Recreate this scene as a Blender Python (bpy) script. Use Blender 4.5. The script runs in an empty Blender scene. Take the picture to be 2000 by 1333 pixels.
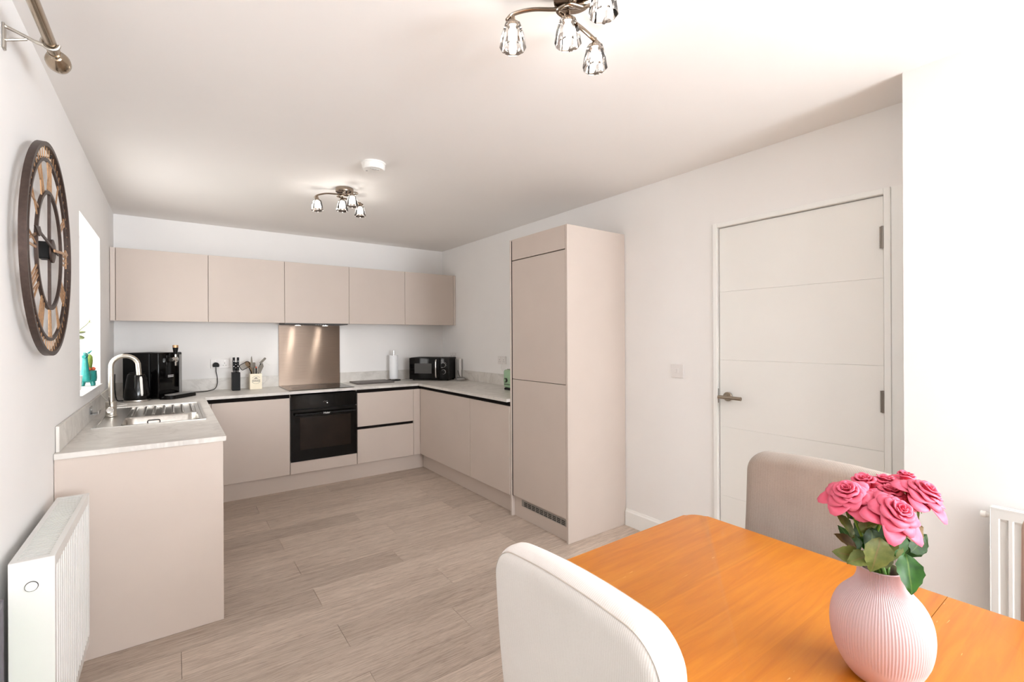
import bpy, bmesh, math, random
from mathutils import Vector, Matrix
random.seed(7)
S = bpy.context.scene
COL = S.collection
PI = math.pi

# ------------------------------------------------------------------ camera
CAM = Vector((0.3965, -5.0697, 1.3486)); YAW = 0.6278; FPX = 912.19; HY = 660.58; ROLL = -0.0048
Rv = Vector((math.cos(YAW), -math.sin(YAW), 0)); Fv = Vector((math.sin(YAW), math.cos(YAW), 0)); Uv = Vector((0, 0, 1))
cr, sr = math.cos(ROLL), math.sin(ROLL)
Xc = Rv * cr + Uv * sr; Yc = -Rv * sr + Uv * cr; Zc = -Fv
cd = bpy.data.cameras.new('camera'); cam = bpy.data.objects.new('camera', cd); COL.objects.link(cam)
M = Matrix((Xc, Yc, Zc)).transposed().to_4x4(); M.translation = CAM
cam.matrix_world = M
cd.sensor_fit = 'HORIZONTAL'; cd.sensor_width = 36.0; cd.lens = FPX / 2000 * 36
cd.shift_y = (HY - 666.5) / 2000; cd.clip_start = 0.02
S.camera = cam

def at(u, v, dep):
    a, b = u - 1000, v - HY
    uu = a * cr + b * sr; vv = -a * sr + b * cr
    return CAM + (Fv + Rv * (uu / FPX) - Uv * (vv / FPX)) * dep

# ------------------------------------------------------------------ room numbers
W, H = 3.039, 2.395
WT, WTH = 0.884, 0.023
JX, JY = 2.7455, -4.482
YR = -9.3

# ------------------------------------------------------------------ world, daylight, added fill, exposure
w = bpy.data.worlds.new('overcast_sky'); S.world = w; w.use_nodes = True
bg = w.node_tree.nodes['Background']
bg.inputs[0].default_value = (1.0, 0.98, 0.96, 1); bg.inputs[1].default_value = 1.0

def area(name, loc, rot, sx, sy, energy, col=(1, 1, 1)):
    l = bpy.data.lights.new(name, 'AREA'); l.shape = 'RECTANGLE'; l.size = sx; l.size_y = sy
    l.energy = energy; l.color = col
    o = bpy.data.objects.new(name, l); COL.objects.link(o); o.location = loc; o.rotation_euler = rot
    return o
# added fill lights at two invented windows behind the camera; kitchen window is real
area('added_rear_fill', (1.95, YR + 0.04, 1.35), (PI / 2 + 1.0, 0, 0), 1.3, 1.9, 290, (0.89, 0.94, 1.0))
area('added_side_fill', (JX - 0.02, -6.9, 1.45), (PI / 2 + 0.55, 0, PI / 2), 2.0, 1.2, 185, (0.89, 0.94, 1.0))
area('daylight_kitchen_window', (-0.12, -1.325, 1.54), (PI / 2, 0, -PI / 2), 0.75, 0.9, 10, (1.0, 0.97, 0.94))

vs = S.view_settings
vs.view_transform = 'Standard'; vs.look = 'None'; vs.gamma = 1; vs.use_curve_mapping = False
vs.exposure = 0.25
S.cycles.use_denoising = True
S.cycles.max_bounces = 10; S.cycles.diffuse_bounces = 6; S.cycles.transparent_max_bounces = 16
S.cycles.caustics_reflective = False; S.cycles.caustics_refractive = False

# ------------------------------------------------------------------ materials
def lin(r, g, b):
    f = lambda c: (c / 255 / 12.92) if c / 255 <= 0.04045 else ((c / 255 + 0.055) / 1.055) ** 2.4
    return (f(r), f(g), f(b), 1)

class NT:
    def __init__(s, name):
        s.m = bpy.data.materials.new(name); s.m.use_nodes = True
        s.n = s.m.node_tree.nodes; s.l = s.m.node_tree.links
        s.b = s.n['Principled BSDF']; s.out = s.n['Material Output']
    def node(s, t, **k):
        n = s.n.new(t)
        for a, v in k.items():
            if a.startswith('i_'):
                key = a[2:]
                n.inputs[int(key) if key.isdigit() else key.replace('_', ' ')].default_value = v
            else: setattr(n, a, v)
        return n
    def link(s, a, b): s.l.new(a, b)
    def ramp(s, fac, *stops):
        r = s.node('ShaderNodeValToRGB'); e = r.color_ramp.elements
        while len(e) < len(stops): e.new(0.5)
        for i, (p, c) in enumerate(stops): e[i].position = p; e[i].color = c
        s.link(fac, r.inputs[0]); return r.outputs[0]
    def mapped(s, scale=(1, 1, 1), coord='Object', rnd=False):
        tc = s.node('ShaderNodeTexCoord'); mp = s.node('ShaderNodeMapping'); mp.inputs['Scale'].default_value = scale
        s.link(tc.outputs[coord], mp.inputs[0])
        if rnd:
            oi = s.node('ShaderNodeObjectInfo'); cx = s.node('ShaderNodeCombineXYZ')
            mu = s.node('ShaderNodeMath', operation='MULTIPLY'); mu.inputs[1].default_value = 60
            s.link(oi.outputs['Random'], mu.inputs[0])
            for i in range(3): s.link(mu.outputs[0], cx.inputs[i])
            s.link(cx.outputs[0], mp.inputs['Location'])
        return mp.outputs[0]
    def noise(s, vec, scale, detail=3, rough=0.5, dist=0.0):
        n = s.node('ShaderNodeTexNoise'); n.inputs['Scale'].default_value = scale; n.inputs['Detail'].default_value = detail
        n.inputs['Roughness'].default_value = rough; n.inputs['Distortion'].default_value = dist
        s.link(vec, n.inputs['Vector']); return n.outputs[0]
    def bump(s, h, strength=0.2, dist=0.002):
        b = s.node('ShaderNodeBump'); b.inputs['Strength'].default_value = strength; b.inputs['Distance'].default_value = dist
        s.link(h, b.inputs['Height']); s.link(b.outputs[0], s.b.inputs['Normal'])
    def mix(s, fac, a, b, mode='MIX'):
        m = s.node('ShaderNodeMix', data_type='RGBA', blend_type=mode)
        for i, v in ((0, fac), (6, a), (7, b)):
            if hasattr(v, 'links') or hasattr(v, 'is_output'): s.link(v, m.inputs[i])
            else: m.inputs[i].default_value = v
        return m.outputs[2]
    def set(s, **k):
        for a, v in k.items(): s.b.inputs[a.replace('_', ' ')].default_value = v

MATS = {}
def simple(name, col, rough=0.5, metal=0.0, var=0.04, scale=30, bump=0.0, bscale=200, spec=0.5, coat=0.0):
    """plain material: base colour with a faint noise variation and optional fine bump"""
    t = NT(name); v = t.mapped()
    n = t.noise(v, scale, 3)
    d = tuple(c * (1 - var) for c in col[:3]) + (1,); e = tuple(min(1, c * (1 + var)) for c in col[:3]) + (1,)
    t.link(t.ramp(n, (0.3, d), (0.7, e)), t.b.inputs['Base Color'])
    t.set(Roughness=rough, Metallic=metal); t.b.inputs['Specular IOR Level'].default_value = spec
    if coat: t.b.inputs['Coat Weight'].default_value = coat
    if bump: t.bump(t.noise(v, bscale, 2), bump, 0.001)
    MATS[name] = t.m
    return t.m

simple('wall_paint', lin(238, 236, 234), 0.75, var=0.01, scale=3, bump=0.06, bscale=260, spec=0.25)
simple('ceiling_paint', lin(240, 237, 234), 0.85, var=0.008, scale=2, bump=0.05, bscale=220, spec=0.2)
simple('trim_paint', lin(240, 240, 237), 0.35, var=0.008, scale=5)
simple('door_paint', lin(237, 236, 232), 0.4, var=0.008, scale=4)
simple('cashmere', lin(200, 187, 177), 0.5, var=0.02, scale=3, spec=0.35)
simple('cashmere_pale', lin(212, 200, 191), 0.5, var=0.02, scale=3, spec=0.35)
simple('channel_black', lin(24, 19, 17), 0.85, spec=0.15)
simple('black_gloss', lin(8, 7, 7), 0.1, var=0.1, spec=0.25)
simple('oven_glass', lin(11, 9, 8), 0.07, var=0.1, spec=0.2)
simple('oven_window', lin(32, 24, 19), 0.12, var=0.2, scale=8, spec=0.2)
simple('black_satin', lin(11, 10, 10), 0.5, var=0.1, spec=0.2)
simple('black_matt', lin(26, 25, 25), 0.7, var=0.1)
simple('dark_grey', lin(70, 68, 66), 0.5)
simple('chrome', lin(225, 222, 218), 0.12, 1.0, var=0.02)
simple('steel', lin(200, 196, 190), 0.28, 1.0, var=0.06, scale=60)
simple('brushed_nickel', lin(196, 190, 180), 0.3, 1.0, var=0.05, scale=80)
simple('antique_chrome', lin(150, 136, 122), 0.16, 1.0, var=0.08, scale=40)
simple('pole_metal', lin(176, 160, 140), 0.2, 1.0, var=0.1, scale=20)
simple('radiator_white', lin(220, 220, 217), 0.3, var=0.005, scale=8)
simple('white_plastic', lin(240, 238, 234), 0.3, var=0.006, scale=20)
simple('socket_white', lin(226, 222, 219), 0.35, var=0.006, scale=20)
simple('hinge_steel', lin(132, 124, 116), 0.35, 0.9)
simple('handle_nickel', lin(158, 146, 131), 0.32, 1.0, var=0.05, scale=80)
simple('white_print', lin(235, 235, 235), 0.5, var=0.01)
simple('grey_plastic', lin(150, 148, 145), 0.45)
simple('vent_grey', lin(158, 154, 148), 0.4, 0.3)
simple('iron_bronze', lin(74, 60, 54), 0.45, 0.6, var=0.15, scale=90, bump=0.15, bscale=300)
simple('antique_gold', lin(190, 150, 112), 0.38, 0.7, var=0.15, scale=120)
simple('sage_enamel', lin(158, 192, 155), 0.2, var=0.02, coat=0.4)
simple('cream_enamel', lin(238, 226, 200), 0.35, var=0.02)
simple('paper_white', lin(240, 241, 243), 0.9, var=0.01, bump=0.3, bscale=400)
simple('utensil_wood', lin(178, 140, 96), 0.6, var=0.12, scale=60)
simple('utensil_grey', lin(120, 112, 100), 0.5, var=0.05)
simple('utensil_steel', lin(170, 165, 158), 0.3, 0.9)
simple('teal_ceramic', lin(30, 128, 122), 0.3, var=0.15, scale=60)
simple('cactus_green', lin(120, 140, 60), 0.6, var=0.25, scale=120, bump=0.5, bscale=300)
simple('cactus_red', lin(205, 90, 60), 0.6, var=0.15)
simple('succulent_green', lin(150, 160, 112), 0.5, var=0.2, scale=40)
simple('slate_board', lin(92, 84, 80), 0.45, var=0.15, scale=40)
simple('stem_green', lin(96, 140, 50), 0.5, var=0.15)
simple('sepal_green', lin(128, 150, 70), 0.5, var=0.15)
simple('beech_wood', lin(190, 135, 80), 0.45, var=0.1, scale=30)
simple('board_green', lin(110, 160, 95), 0.6, var=0.1)
simple('board_grey', lin(120, 116, 124), 0.4, 0.3)
simple('stitching', lin(190, 178, 168), 0.8)
simple('subfloor', lin(70, 56, 48), 0.9)
simple('grass', lin(120, 150, 90), 0.9, var=0.2, scale=10)

def m_worktop():
    t = NT('marble_laminate'); v = t.mapped((1, 1, 1))
    n1 = t.noise(v, 2.2, 6, 0.6, 1.6); n2 = t.noise(v, 9, 5, 0.6, 0.8)
    vein = t.ramp(n1, (0.46, (0, 0, 0, 1)), (0.5, (1, 1, 1, 1)), (0.54, (0, 0, 0, 1)))
    base = t.ramp(n2, (0.3, lin(205, 200, 193)), (0.7, lin(222, 218, 212)))
    f = t.node('ShaderNodeMath', operation='MULTIPLY'); f.inputs[1].default_value = 0.35
    t.link(vein, f.inputs[0])
    t.link(t.mix(f.outputs[0], base, lin(176, 170, 163)), t.b.inputs['Base Color'])
    t.set(Roughness=0.38); MATS['worktop'] = t.m
m_worktop()

def m_plank():
    t = NT('greige_oak_plank')
    v = t.mapped((0.9, 7.0, 7.0), rnd=True)
    big = t.noise(v, 1.6, 4, 0.55, 1.2)
    fine = t.noise(t.mapped((2.2, 55, 55), rnd=True), 5.0, 6, 0.65, 0.9)
    knots = t.noise(t.mapped((2.2, 9, 9), rnd=True), 2.4, 5, 0.6, 2.2)
    wv = t.node('ShaderNodeTexWave', wave_type='BANDS', bands_direction='Y')
    for k, x in (('Scale', 1.5), ('Distortion', 18.0), ('Detail', 3.0), ('Detail Scale', 0.7), ('Detail Roughness', 0.6)): wv.inputs[k].default_value = x
    t.link(t.mapped((0.35, 4.2, 4.2), rnd=True), wv.inputs['Vector'])
    c1 = t.ramp(big, (0.25, lin(136, 119, 105)), (0.48, lin(178, 162, 147)), (0.75, lin(202, 188, 174)))
    c2 = t.mix(0.26, c1, t.ramp(wv.outputs[1], (0.0, lin(96, 80, 68)), (0.16, lin(166, 150, 136)), (1.0, lin(204, 190, 177))))
    c2 = t.mix(0.35, c2, t.ramp(knots, (0.32, lin(104, 88, 76)), (0.46, lin(172, 155, 140)), (0.7, lin(198, 183, 169))))
    c3 = t.mix(0.5, c2, t.ramp(fine, (0.32, lin(112, 95, 82)), (0.6, lin(200, 185, 172))))
    oi = t.node('ShaderNodeObjectInfo')
    tone = t.ramp(oi.outputs['Random'], (0.0, (1.02, 1.02, 1.02, 1)), (1.0, (1.30, 1.31, 1.32, 1)))
    t.link(t.mix(1.0, c3, tone, 'MULTIPLY'), t.b.inputs['Base Color'])
    t.set(Roughness=0.48); t.b.inputs['Specular IOR Level'].default_value = 0.35
    t.bump(fine, 0.12, 0.0008); MATS['plank'] = t.m
m_plank()

def m_table():
    t = NT('orange_varnished_wood')
    v = t.mapped((1.2, 14, 14))
    g = t.noise(v, 3.0, 5, 0.6, 0.8)
    col = t.ramp(g, (0.25, lin(182, 102, 16)), (0.55, lin(198, 119, 24)), (0.8, lin(209, 134, 36)))
    # staves glued edge to edge, running across the table
    tc = t.node('ShaderNodeTexCoord'); sp = t.node('ShaderNodeSeparateXYZ'); t.link(tc.outputs['Object'], sp.inputs[0])
    mu = t.node('ShaderNodeMath', operation='MULTIPLY'); mu.inputs[1].default_value = 9.3; t.link(sp.outputs[1], mu.inputs[0])
    fl = t.node('ShaderNodeMath', operation='FLOOR'); t.link(mu.outputs[0], fl.inputs[0])
    wn = t.node('ShaderNodeTexWhiteNoise', noise_dimensions='1D'); t.link(fl.outputs[0], wn.inputs['W'])
    st = t.ramp(wn.outputs[0], (0, (0.88, 0.86, 0.83, 1)), (1, (1, 1, 1, 1)))
    col = t.mix(1.0, col, st, 'MULTIPLY')
    sc = t.noise(t.mapped((9, 90, 9)), 2.0, 2, 0.5, 0.3); msk = t.noise(t.mapped(), 7, 2)
    s1 = t.ramp(sc, (0.735, (0, 0, 0, 1)), (0.76, (1, 1, 1, 1))); s2 = t.ramp(msk, (0.5, (0, 0, 0, 1)), (0.6, (0.6, 0.6, 0.6, 1)))
    f = t.mix(1.0, s1, s2, 'MULTIPLY')
    t.link(t.mix(f, col, lin(244, 205, 150)), t.b.inputs['Base Color'])
    t.set(Roughness=0.34); t.bump(g, 0.05, 0.0006); MATS['table'] = t.m
m_table()

def m_fabric(name, a, b, scale):
    t = NT(name)
    tc = t.node('ShaderNodeTexCoord')
    def wave(d):
        x = t.node('ShaderNodeTexWave', wave_type='BANDS', bands_direction=d)
        x.inputs['Scale'].default_value = scale; x.inputs['Distortion'].default_value = 1.2; x.inputs['Detail'].default_value = 2; x.inputs['Detail Scale'].default_value = 0.6
        t.link(tc.outputs['Object'], x.inputs['Vector']); return x.outputs[1]
    m = t.node('ShaderNodeMath', operation='MULTIPLY'); t.link(wave('Y'), m.inputs[0]); t.link(t.noise(tc.outputs['Object'], scale * 4.2, 2, 0.6), m.inputs[1]); m.inputs[0].default_value = 1.0
    n = t.noise(tc.outputs['Object'], 9, 4)
    c = t.ramp(m.outputs[0], (0.0, a), (0.45, b))
    c = t.mix(0.25, c, t.ramp(n, (0.3, a), (0.7, b)))
    t.link(c, t.b.inputs['Base Color']); t.set(Roughness=0.95); t.b.inputs['Specular IOR Level'].default_value = 0.15
    t.b.inputs['Sheen Weight'].default_value = 0.15
    t.bump(m.outputs[0], 0.2, 0.001); MATS[name] = t.m
m_fabric('cream_weave', lin(208, 200, 194), lin(226, 220, 216), 95)
m_fabric('taupe_weave', lin(148, 137, 128), lin(186, 174, 164), 80)
m_fabric('blush_weave', lin(168, 140, 128), lin(200, 174, 162), 80)

def m_splash():
    t = NT('brushed_steel_panel')
    n = t.noise(t.mapped((3, 3, 420)), 2.0, 3)
    t.link(t.ramp(n, (0.3, lin(142, 124, 110)), (0.7, lin(154, 136, 122))), t.b.inputs['Base Color'])
    t.set(Metallic=1.0, Roughness=0.40); t.b.inputs['Anisotropic'].default_value = 1.0
    tg = t.node('ShaderNodeTangent', direction_type='RADIAL', axis='X'); t.link(tg.outputs[0], t.b.inputs['Tangent'])
    t.bump(n, 0.06, 0.0004); MATS['splash'] = t.m
m_splash()

def m_vase():
    t = NT('pink_matt_ceramic'); n = t.noise(t.mapped(), 14, 2)
    t.link(t.ramp(n, (0.3, lin(200, 169, 170)), (0.7, lin(205, 176, 176))), t.b.inputs['Base Color'])
    t.set(Roughness=0.42); t.b.inputs['Subsurface Weight'].default_value = 0.08; t.b.inputs['Subsurface Radius'].default_value = (0.02, 0.008, 0.006)
    MATS['vase'] = t.m
m_vase()

def m_petal():
    t = NT('rose_petal'); a = t.node('ShaderNodeAttribute', attribute_name='along')
    n = t.noise(t.mapped(), 60, 3)
    c = t.ramp(a.outputs['Fac'], (0.0, lin(240, 150, 110)), (0.3, lin(232, 82, 96)), (0.7, lin(233, 80, 110)), (1.0, lin(240, 122, 148)))
    c = t.mix(0.25, c, t.ramp(n, (0.3, lin(218, 44, 92)), (0.7, lin(242, 120, 150))))
    t.link(c, t.b.inputs['Base Color']); t.set(Roughness=0.55)
    tr = t.node('ShaderNodeBsdfTranslucent'); t.link(c, tr.inputs[0])
    ms = t.node('ShaderNodeMixShader'); ms.inputs[0].default_value = 0.25
    t.link(t.b.outputs[0], ms.inputs[1]); t.link(tr.outputs[0], ms.inputs[2]); t.link(ms.outputs[0], t.out.inputs[0])
    MATS['petal'] = t.m
m_petal()

def m_leaf(name, a, b, vein, rough=0.4):
    t = NT(name); at_ = t.node('ShaderNodeAttribute', attribute_name='across')
    n = t.noise(t.mapped(), 70, 4)
    c = t.ramp(n, (0.3, a), (0.7, b))
    f = t.ramp(at_.outputs['Fac'], (0.0, (0.7, 0.7, 0.7, 1)), (0.1, (0, 0, 0, 1)))
    t.link(t.mix(f, c, vein), t.b.inputs['Base Color']); t.set(Roughness=rough); MATS[name] = t.m
m_leaf('leaf_dark', lin(30, 62, 12), lin(58, 98, 24), lin(110, 140, 70), 0.5)
m_leaf('leaf_green', lin(36, 88, 14), lin(60, 120, 24), lin(130, 165, 70), 0.4)
m_leaf('leaf_olive', lin(104, 116, 52), lin(140, 146, 74), lin(150, 120, 80), 0.55)
m_leaf('leaf_brown', lin(110, 84, 48), lin(146, 116, 66), lin(120, 90, 60), 0.6)

def m_glass(name, col, transp, gloss_rough=0.02, ior=1.5):
    t = NT(name)
    tr = t.node('ShaderNodeBsdfTransparent'); tr.inputs[0].default_value = col
    gl = t.node('ShaderNodeBsdfGlossy'); gl.inputs['Roughness'].default_value = gloss_rough
    fr = t.node('ShaderNodeFresnel'); fr.inputs[0].default_value = ior
    mx = t.node('ShaderNodeMath', operation='MAXIMUM'); mx.inputs[1].default_value = 1 - transp; t.link(fr.outputs[0], mx.inputs[0])
    ms = t.node('ShaderNodeMixShader'); t.link(mx.outputs[0], ms.inputs[0]); t.link(tr.outputs[0], ms.inputs[1]); t.link(gl.outputs[0], ms.inputs[2])
    t.link(ms.outputs[0], t.out.inputs[0]); MATS[name] = t.m
m_glass('window_glass', (0.97, 0.98, 0.98, 1), 0.95)
m_glass('lamp_glass', (0.90, 0.885, 0.87, 1), 0.84)
m_glass('lamp_glass_rim', (0.40, 0.36, 0.33, 1), 0.80)
m_glass('clear_plastic', (0.8, 0.8, 0.8, 1), 0.7, 0.15)

def m_emit(name, col, strength):
    t = NT(name); t.n.remove(t.b)
    e = t.node('ShaderNodeEmission'); e.inputs[0].default_value = col; e.inputs[1].default_value = strength
    t.link(e.outputs[0], t.out.inputs[0]); MATS[name] = t.m
m_emit('bulb_glow', (1, 0.96, 0.91, 1), 48)
m_emit('hood_lamp_glow', (1, 0.98, 0.94, 1), 40)
m_emit('display_glow', (1, 1, 1, 1), 3)

# ------------------------------------------------------------------ mesh helpers
def wl(o):
    v = Vector((0, 0, 0))
    while o is not None: v = v + o.location; o = o.parent
    return v

def obj(name, bm, mat, parent=None, smooth=None, local=False):
    """link a bmesh as ONE mesh object; world-space verts are moved into the parent's frame unless local"""
    me = bpy.data.meshes.new(name)
    bmesh.ops.recalc_face_normals(bm, faces=bm.faces[:])
    bm.to_mesh(me); bm.free()
    me.materials.append(MATS[mat])
    o = bpy.data.objects.new(name, me); COL.objects.link(o)
    if smooth is not None:
        me.shade_smooth(); me.set_sharp_from_angle(angle=math.radians(smooth))
    if parent is not None:
        o.parent = parent
        if not local: me.transform(Matrix.Translation(-wl(parent)))
    elif not local:
        vs_ = [v.co for v in me.vertices]
        lo = Vector([min(v[i] for v in vs_) for i in range(3)]); hi = Vector([max(v[i] for v in vs_) for i in range(3)])
        c = Vector(((lo.x + hi.x) / 2, (lo.y + hi.y) / 2, lo.z)); me.transform(Matrix.Translation(-c)); o.location = c
    return o

def tag(o, label, cat, group=None):
    o['label'] = label; o['category'] = cat
    if group: o['group'] = group
    return o
def thing(name, label, cat, loc=(0, 0, 0), rotz=0, group=None):
    o = bpy.data.objects.new(name, None); COL.objects.link(o); o.empty_display_size = 0.05
    o.location = loc; o.rotation_euler = (0, 0, rotz)
    return tag(o, label, cat, group)
def struct(o): o['kind'] = 'structure'; return o

def nb(): return bmesh.new()
def bx(bm, x0, x1, y0, y1, z0, z1, bev=0.0, seg=2, M=None):
    vs_ = [bm.verts.new((x, y, z)) for x in (x0, x1) for y in (y0, y1) for z in (z0, z1)]
    idx = ((0, 1, 3, 2), (4, 6, 7, 5), (0, 4, 5, 1), (2, 3, 7, 6), (0, 2, 6, 4), (1, 5, 7, 3))
    fs = [bm.faces.new([vs_[i] for i in f]) for f in idx]
    if bev > 0:
        es = list({e for f in fs for e in f.edges})
        r = bmesh.ops.bevel(bm, geom=es, offset=bev, segments=seg, profile=0.5, affect='EDGES')
        vs_ = list({v for f in r['faces'] for v in f.verts} | {v for v in vs_ if v.is_valid})
    if M is not None:
        bmesh.ops.transform(bm, matrix=M, verts=[v for v in vs_ if v.is_valid])
    return bm
def box(name, mat, parent, x0, x1, y0, y1, z0, z1, bev=0.0, seg=2, smooth=None, local=False):
    return obj(name, bx(nb(), min(x0, x1), max(x0, x1), min(y0, y1), max(y0, y1), z0, z1, bev, seg), mat, parent, smooth, local)

def lathe(bm, prof, n=24, c=(0, 0, 0), M=None, cap0=True, cap1=True):
    rings = []
    for r, z in prof:
        rings.append([bm.verts.new((c[0] + r * math.cos(2 * PI * i / n), c[1] + r * math.sin(2 * PI * i / n), c[2] + z)) for i in range(n)])
    for a, b in zip(rings, rings[1:]):
        for i in range(n):
            j = (i + 1) % n
            bm.faces.new((a[i], a[j], b[j], b[i]))
    if cap0: bm.faces.new(rings[0][::-1])
    if cap1: bm.faces.new(rings[-1])
    if M is not None: bmesh.ops.transform(bm, matrix=M, verts=[v for r in rings for v in r])
    return bm

def tube(bm, pts, r, n=8, cap=True, flat=1.0):
    pts = [Vector(p) for p in pts]; N = len(pts); rings = []
    t0 = (pts[1] - pts[0]).normalized()
    up = Vector((0, 0, 1)) if abs(t0.z) < 0.9 else Vector((1, 0, 0))
    nrm = t0.cross(up).normalized()
    for i, p in enumerate(pts):
        t = (pts[min(i + 1, N - 1)] - pts[max(i - 1, 0)]).normalized()
        nrm = (nrm - t * nrm.dot(t)).normalized(); bi = t.cross(nrm)
        rr = r[i] if isinstance(r, (list, tuple)) else r
        rings.append([bm.verts.new(p + nrm * (rr * math.cos(2 * PI * k / n)) + bi * (rr * flat * math.sin(2 * PI * k / n))) for k in range(n)])
    for a, b in zip(rings, rings[1:]):
        for i in range(n):
            j = (i + 1) % n; bm.faces.new((a[i], a[j], b[j], b[i]))
    if cap: bm.faces.new(rings[0][::-1]); bm.faces.new(rings[-1])
    return bm

def spline(P, m=8):
    P = [Vector(p) for p in P]; out = []
    Q = [P[0] * 2 - P[1]] + P + [P[-1] * 2 - P[-2]]
    for i in range(1, len(Q) - 2):
        a, b, c, d = Q[i - 1:i + 3]
        for k in range(m):
            t = k / m
            out.append(0.5 * ((2 * b) + (c - a) * t + (2 * a - 5 * b + 4 * c - d) * t * t + (3 * b - a - 3 * c + d) * t ** 3))
    out.append(P[-1]); return out

def prism(bm, poly, axis, a, b, M=None):
    """extrude 2-D polygon along axis ('x','y','z') from a to b"""
    def mk(p, t):
        return {'x': (t, p[0], p[1]), 'y': (p[0], t, p[1]), 'z': (p[0], p[1], t)}[axis]
    A = [bm.verts.new(mk(p, a)) for p in poly]; B = [bm.verts.new(mk(p, b)) for p in poly]
    n = len(poly)
    bm.faces.new(A); bm.faces.new(B[::-1])
    for i in range(n):
        j = (i + 1) % n; bm.faces.new((A[i], B[i], B[j], A[j]))
    if M is not None: bmesh.ops.transform(bm, matrix=M, verts=A + B)
    return bm

def rrect(x0, x1, y0, y1, r, n=6):
    P = []
    for cx, cy, s in ((x1 - r, y1 - r, 0), (x0 + r, y1 - r, 1), (x0 + r, y0 + r, 2), (x1 - r, y0 + r, 3)):
        for k in range(n + 1):
            a = s * PI / 2 + k / n * PI / 2; P.append((cx + r * math.cos(a), cy + r * math.sin(a)))
    return P

def copy_tree(o, parent=None):
    c = o.copy(); COL.objects.link(c); c.parent = parent
    for ch in o.children: copy_tree(ch, c)
    return c

def text_mesh(name, txt, size, mat, parent, M, depth=0.0004):
    cu = bpy.data.curves.new(name, 'FONT'); cu.body = txt; cu.size = size; cu.extrude = depth; cu.align_x = 'CENTER'; cu.align_y = 'CENTER'
    tmp = bpy.data.objects.new('tmp_text', cu); COL.objects.link(tmp)
    me = bpy.data.meshes.new_from_object(tmp.evaluated_get(bpy.context.evaluated_depsgraph_get()))
    bpy.data.objects.remove(tmp); me.name = name
    me.transform(M); me.materials.clear(); me.materials.append(MATS[mat])
    o = bpy.data.objects.new(name, me); COL.objects.link(o); o.parent = parent
    if parent: me.transform(Matrix.Translation(-wl(parent)))
    return o

# ================================================================== THE SETTING
floor = struct(box('floor', 'subfloor', None, -0.25, W + 0.1, YR, 0.1, -0.1, -0.0125))
# planks: rows 0.2 m deep running along the back wall
PW, PL = 0.2, 1.22
pmesh = {}
def plank(x0, x1, yc):
    L = round(x1 - x0, 3)
    if L not in pmesh:
        bm = bx(nb(), -L / 2 + 0.0006, L / 2 - 0.0006, -PW / 2 + 0.0005, PW / 2 - 0.0005, 0, 0.012)
        es = [e for e in bm.edges if all(v.co.z > 0.006 for v in e.verts)]
        bmesh.ops.bevel(bm, geom=es, offset=0.0008, segments=1, affect='EDGES')
        me = bpy.data.meshes.new('plank'); bm.to_mesh(me); bm.free(); me.materials.append(MATS['plank']); pmesh[L] = me
    o = bpy.data.objects.new('plank', pmesh[L]); COL.objects.link(o); o.parent = floor
    o.location = Vector(((x0 + x1) / 2, yc, -0.012)) - wl(floor)
row = 0
y = 0.003
while y - PW > YR:
    off = (0.95, 1.52, 0.36)[(row + 2) % 2 if row % 4 != 1 else 2] if row % 2 == 0 else (1.52 if row % 4 == 3 else 0.42)
    if row % 2 == 0: off = 0.90 + 0.0085 * row
    js = [off + k * PL for k in range(-2, 4)]
    ed = [0.0] + [j for j in js if 0.08 < j < W - 0.08] + [W]
    for a, b in zip(ed, ed[1:]): plank(a, b, y - PW / 2)
    y -= PW; row += 1

struct(box('ceiling', 'ceiling_paint', None, -0.25, W + 0.1, YR, 0.1, H, H + 0.1))
struct(box('wall_back', 'wall_paint', None, -0.25, W + 0.1, 0, 0.1, 0, H))
def holed_wall(name, fixed, a0, a1, z0, z1, holes):
    """wall made of pieces round its openings; fixed=('x',lo,hi) thickness, a = running axis"""
    bm = nb(); ax, lo, hi = fixed
    cuts = sorted({a0, a1} | {h[0] for h in holes} | {h[1] for h in holes})
    for c0, c1 in zip(cuts, cuts[1:]):
        zs = [(z0, z1)]
        for h in holes:
            if h[0] <= c0 + 1e-6 and c1 <= h[1] + 1e-6:
                nz = []
                for s, e in zs:
                    if h[2] > s: nz.append((s, min(e, h[2])))
                    if h[3] < e: nz.append((max(s, h[3]), e))
                zs = nz
        for s, e in zs:
            if ax == 'x': bx(bm, lo, hi, c0, c1, s, e)
            else: bx(bm, c0, c1, lo, hi, s, e)
    bmesh.ops.remove_doubles(bm, verts=bm.verts[:], dist=1e-5)
    return struct(obj(name, bm, 'wall_paint'))
KW = (-1.752, -0.900, 1.050, 2.030)
PD = (-8.3, -4.5, 0.0, 2.1)  # patio opening out of view, widened so bounced light escapes
holed_wall('wall_left', ('x', -0.25, 0), YR, 0, 0, H, [KW, PD])
DR = (-4.340, -3.530, 0.0, 2.001)
holed_wall('wall_right', ('x', W, W + 0.1), JY, 0, 0, H, [DR])
SW = (-7.9, -5.9, 0.85, 2.05)  # invented opening behind the camera, for fill on the left wall
holed_wall('wall_right_return', ('x', JX, W + 0.1), YR, JY, 0, H, [SW])
RW = (1.3, 2.6, 0.4, 2.3)  # invented rear opening, put in to carry the main fill light
holed_wall('wall_rear', ('y', YR - 0.1, YR), -0.25, W + 0.1, 0, H, [RW])

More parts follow.
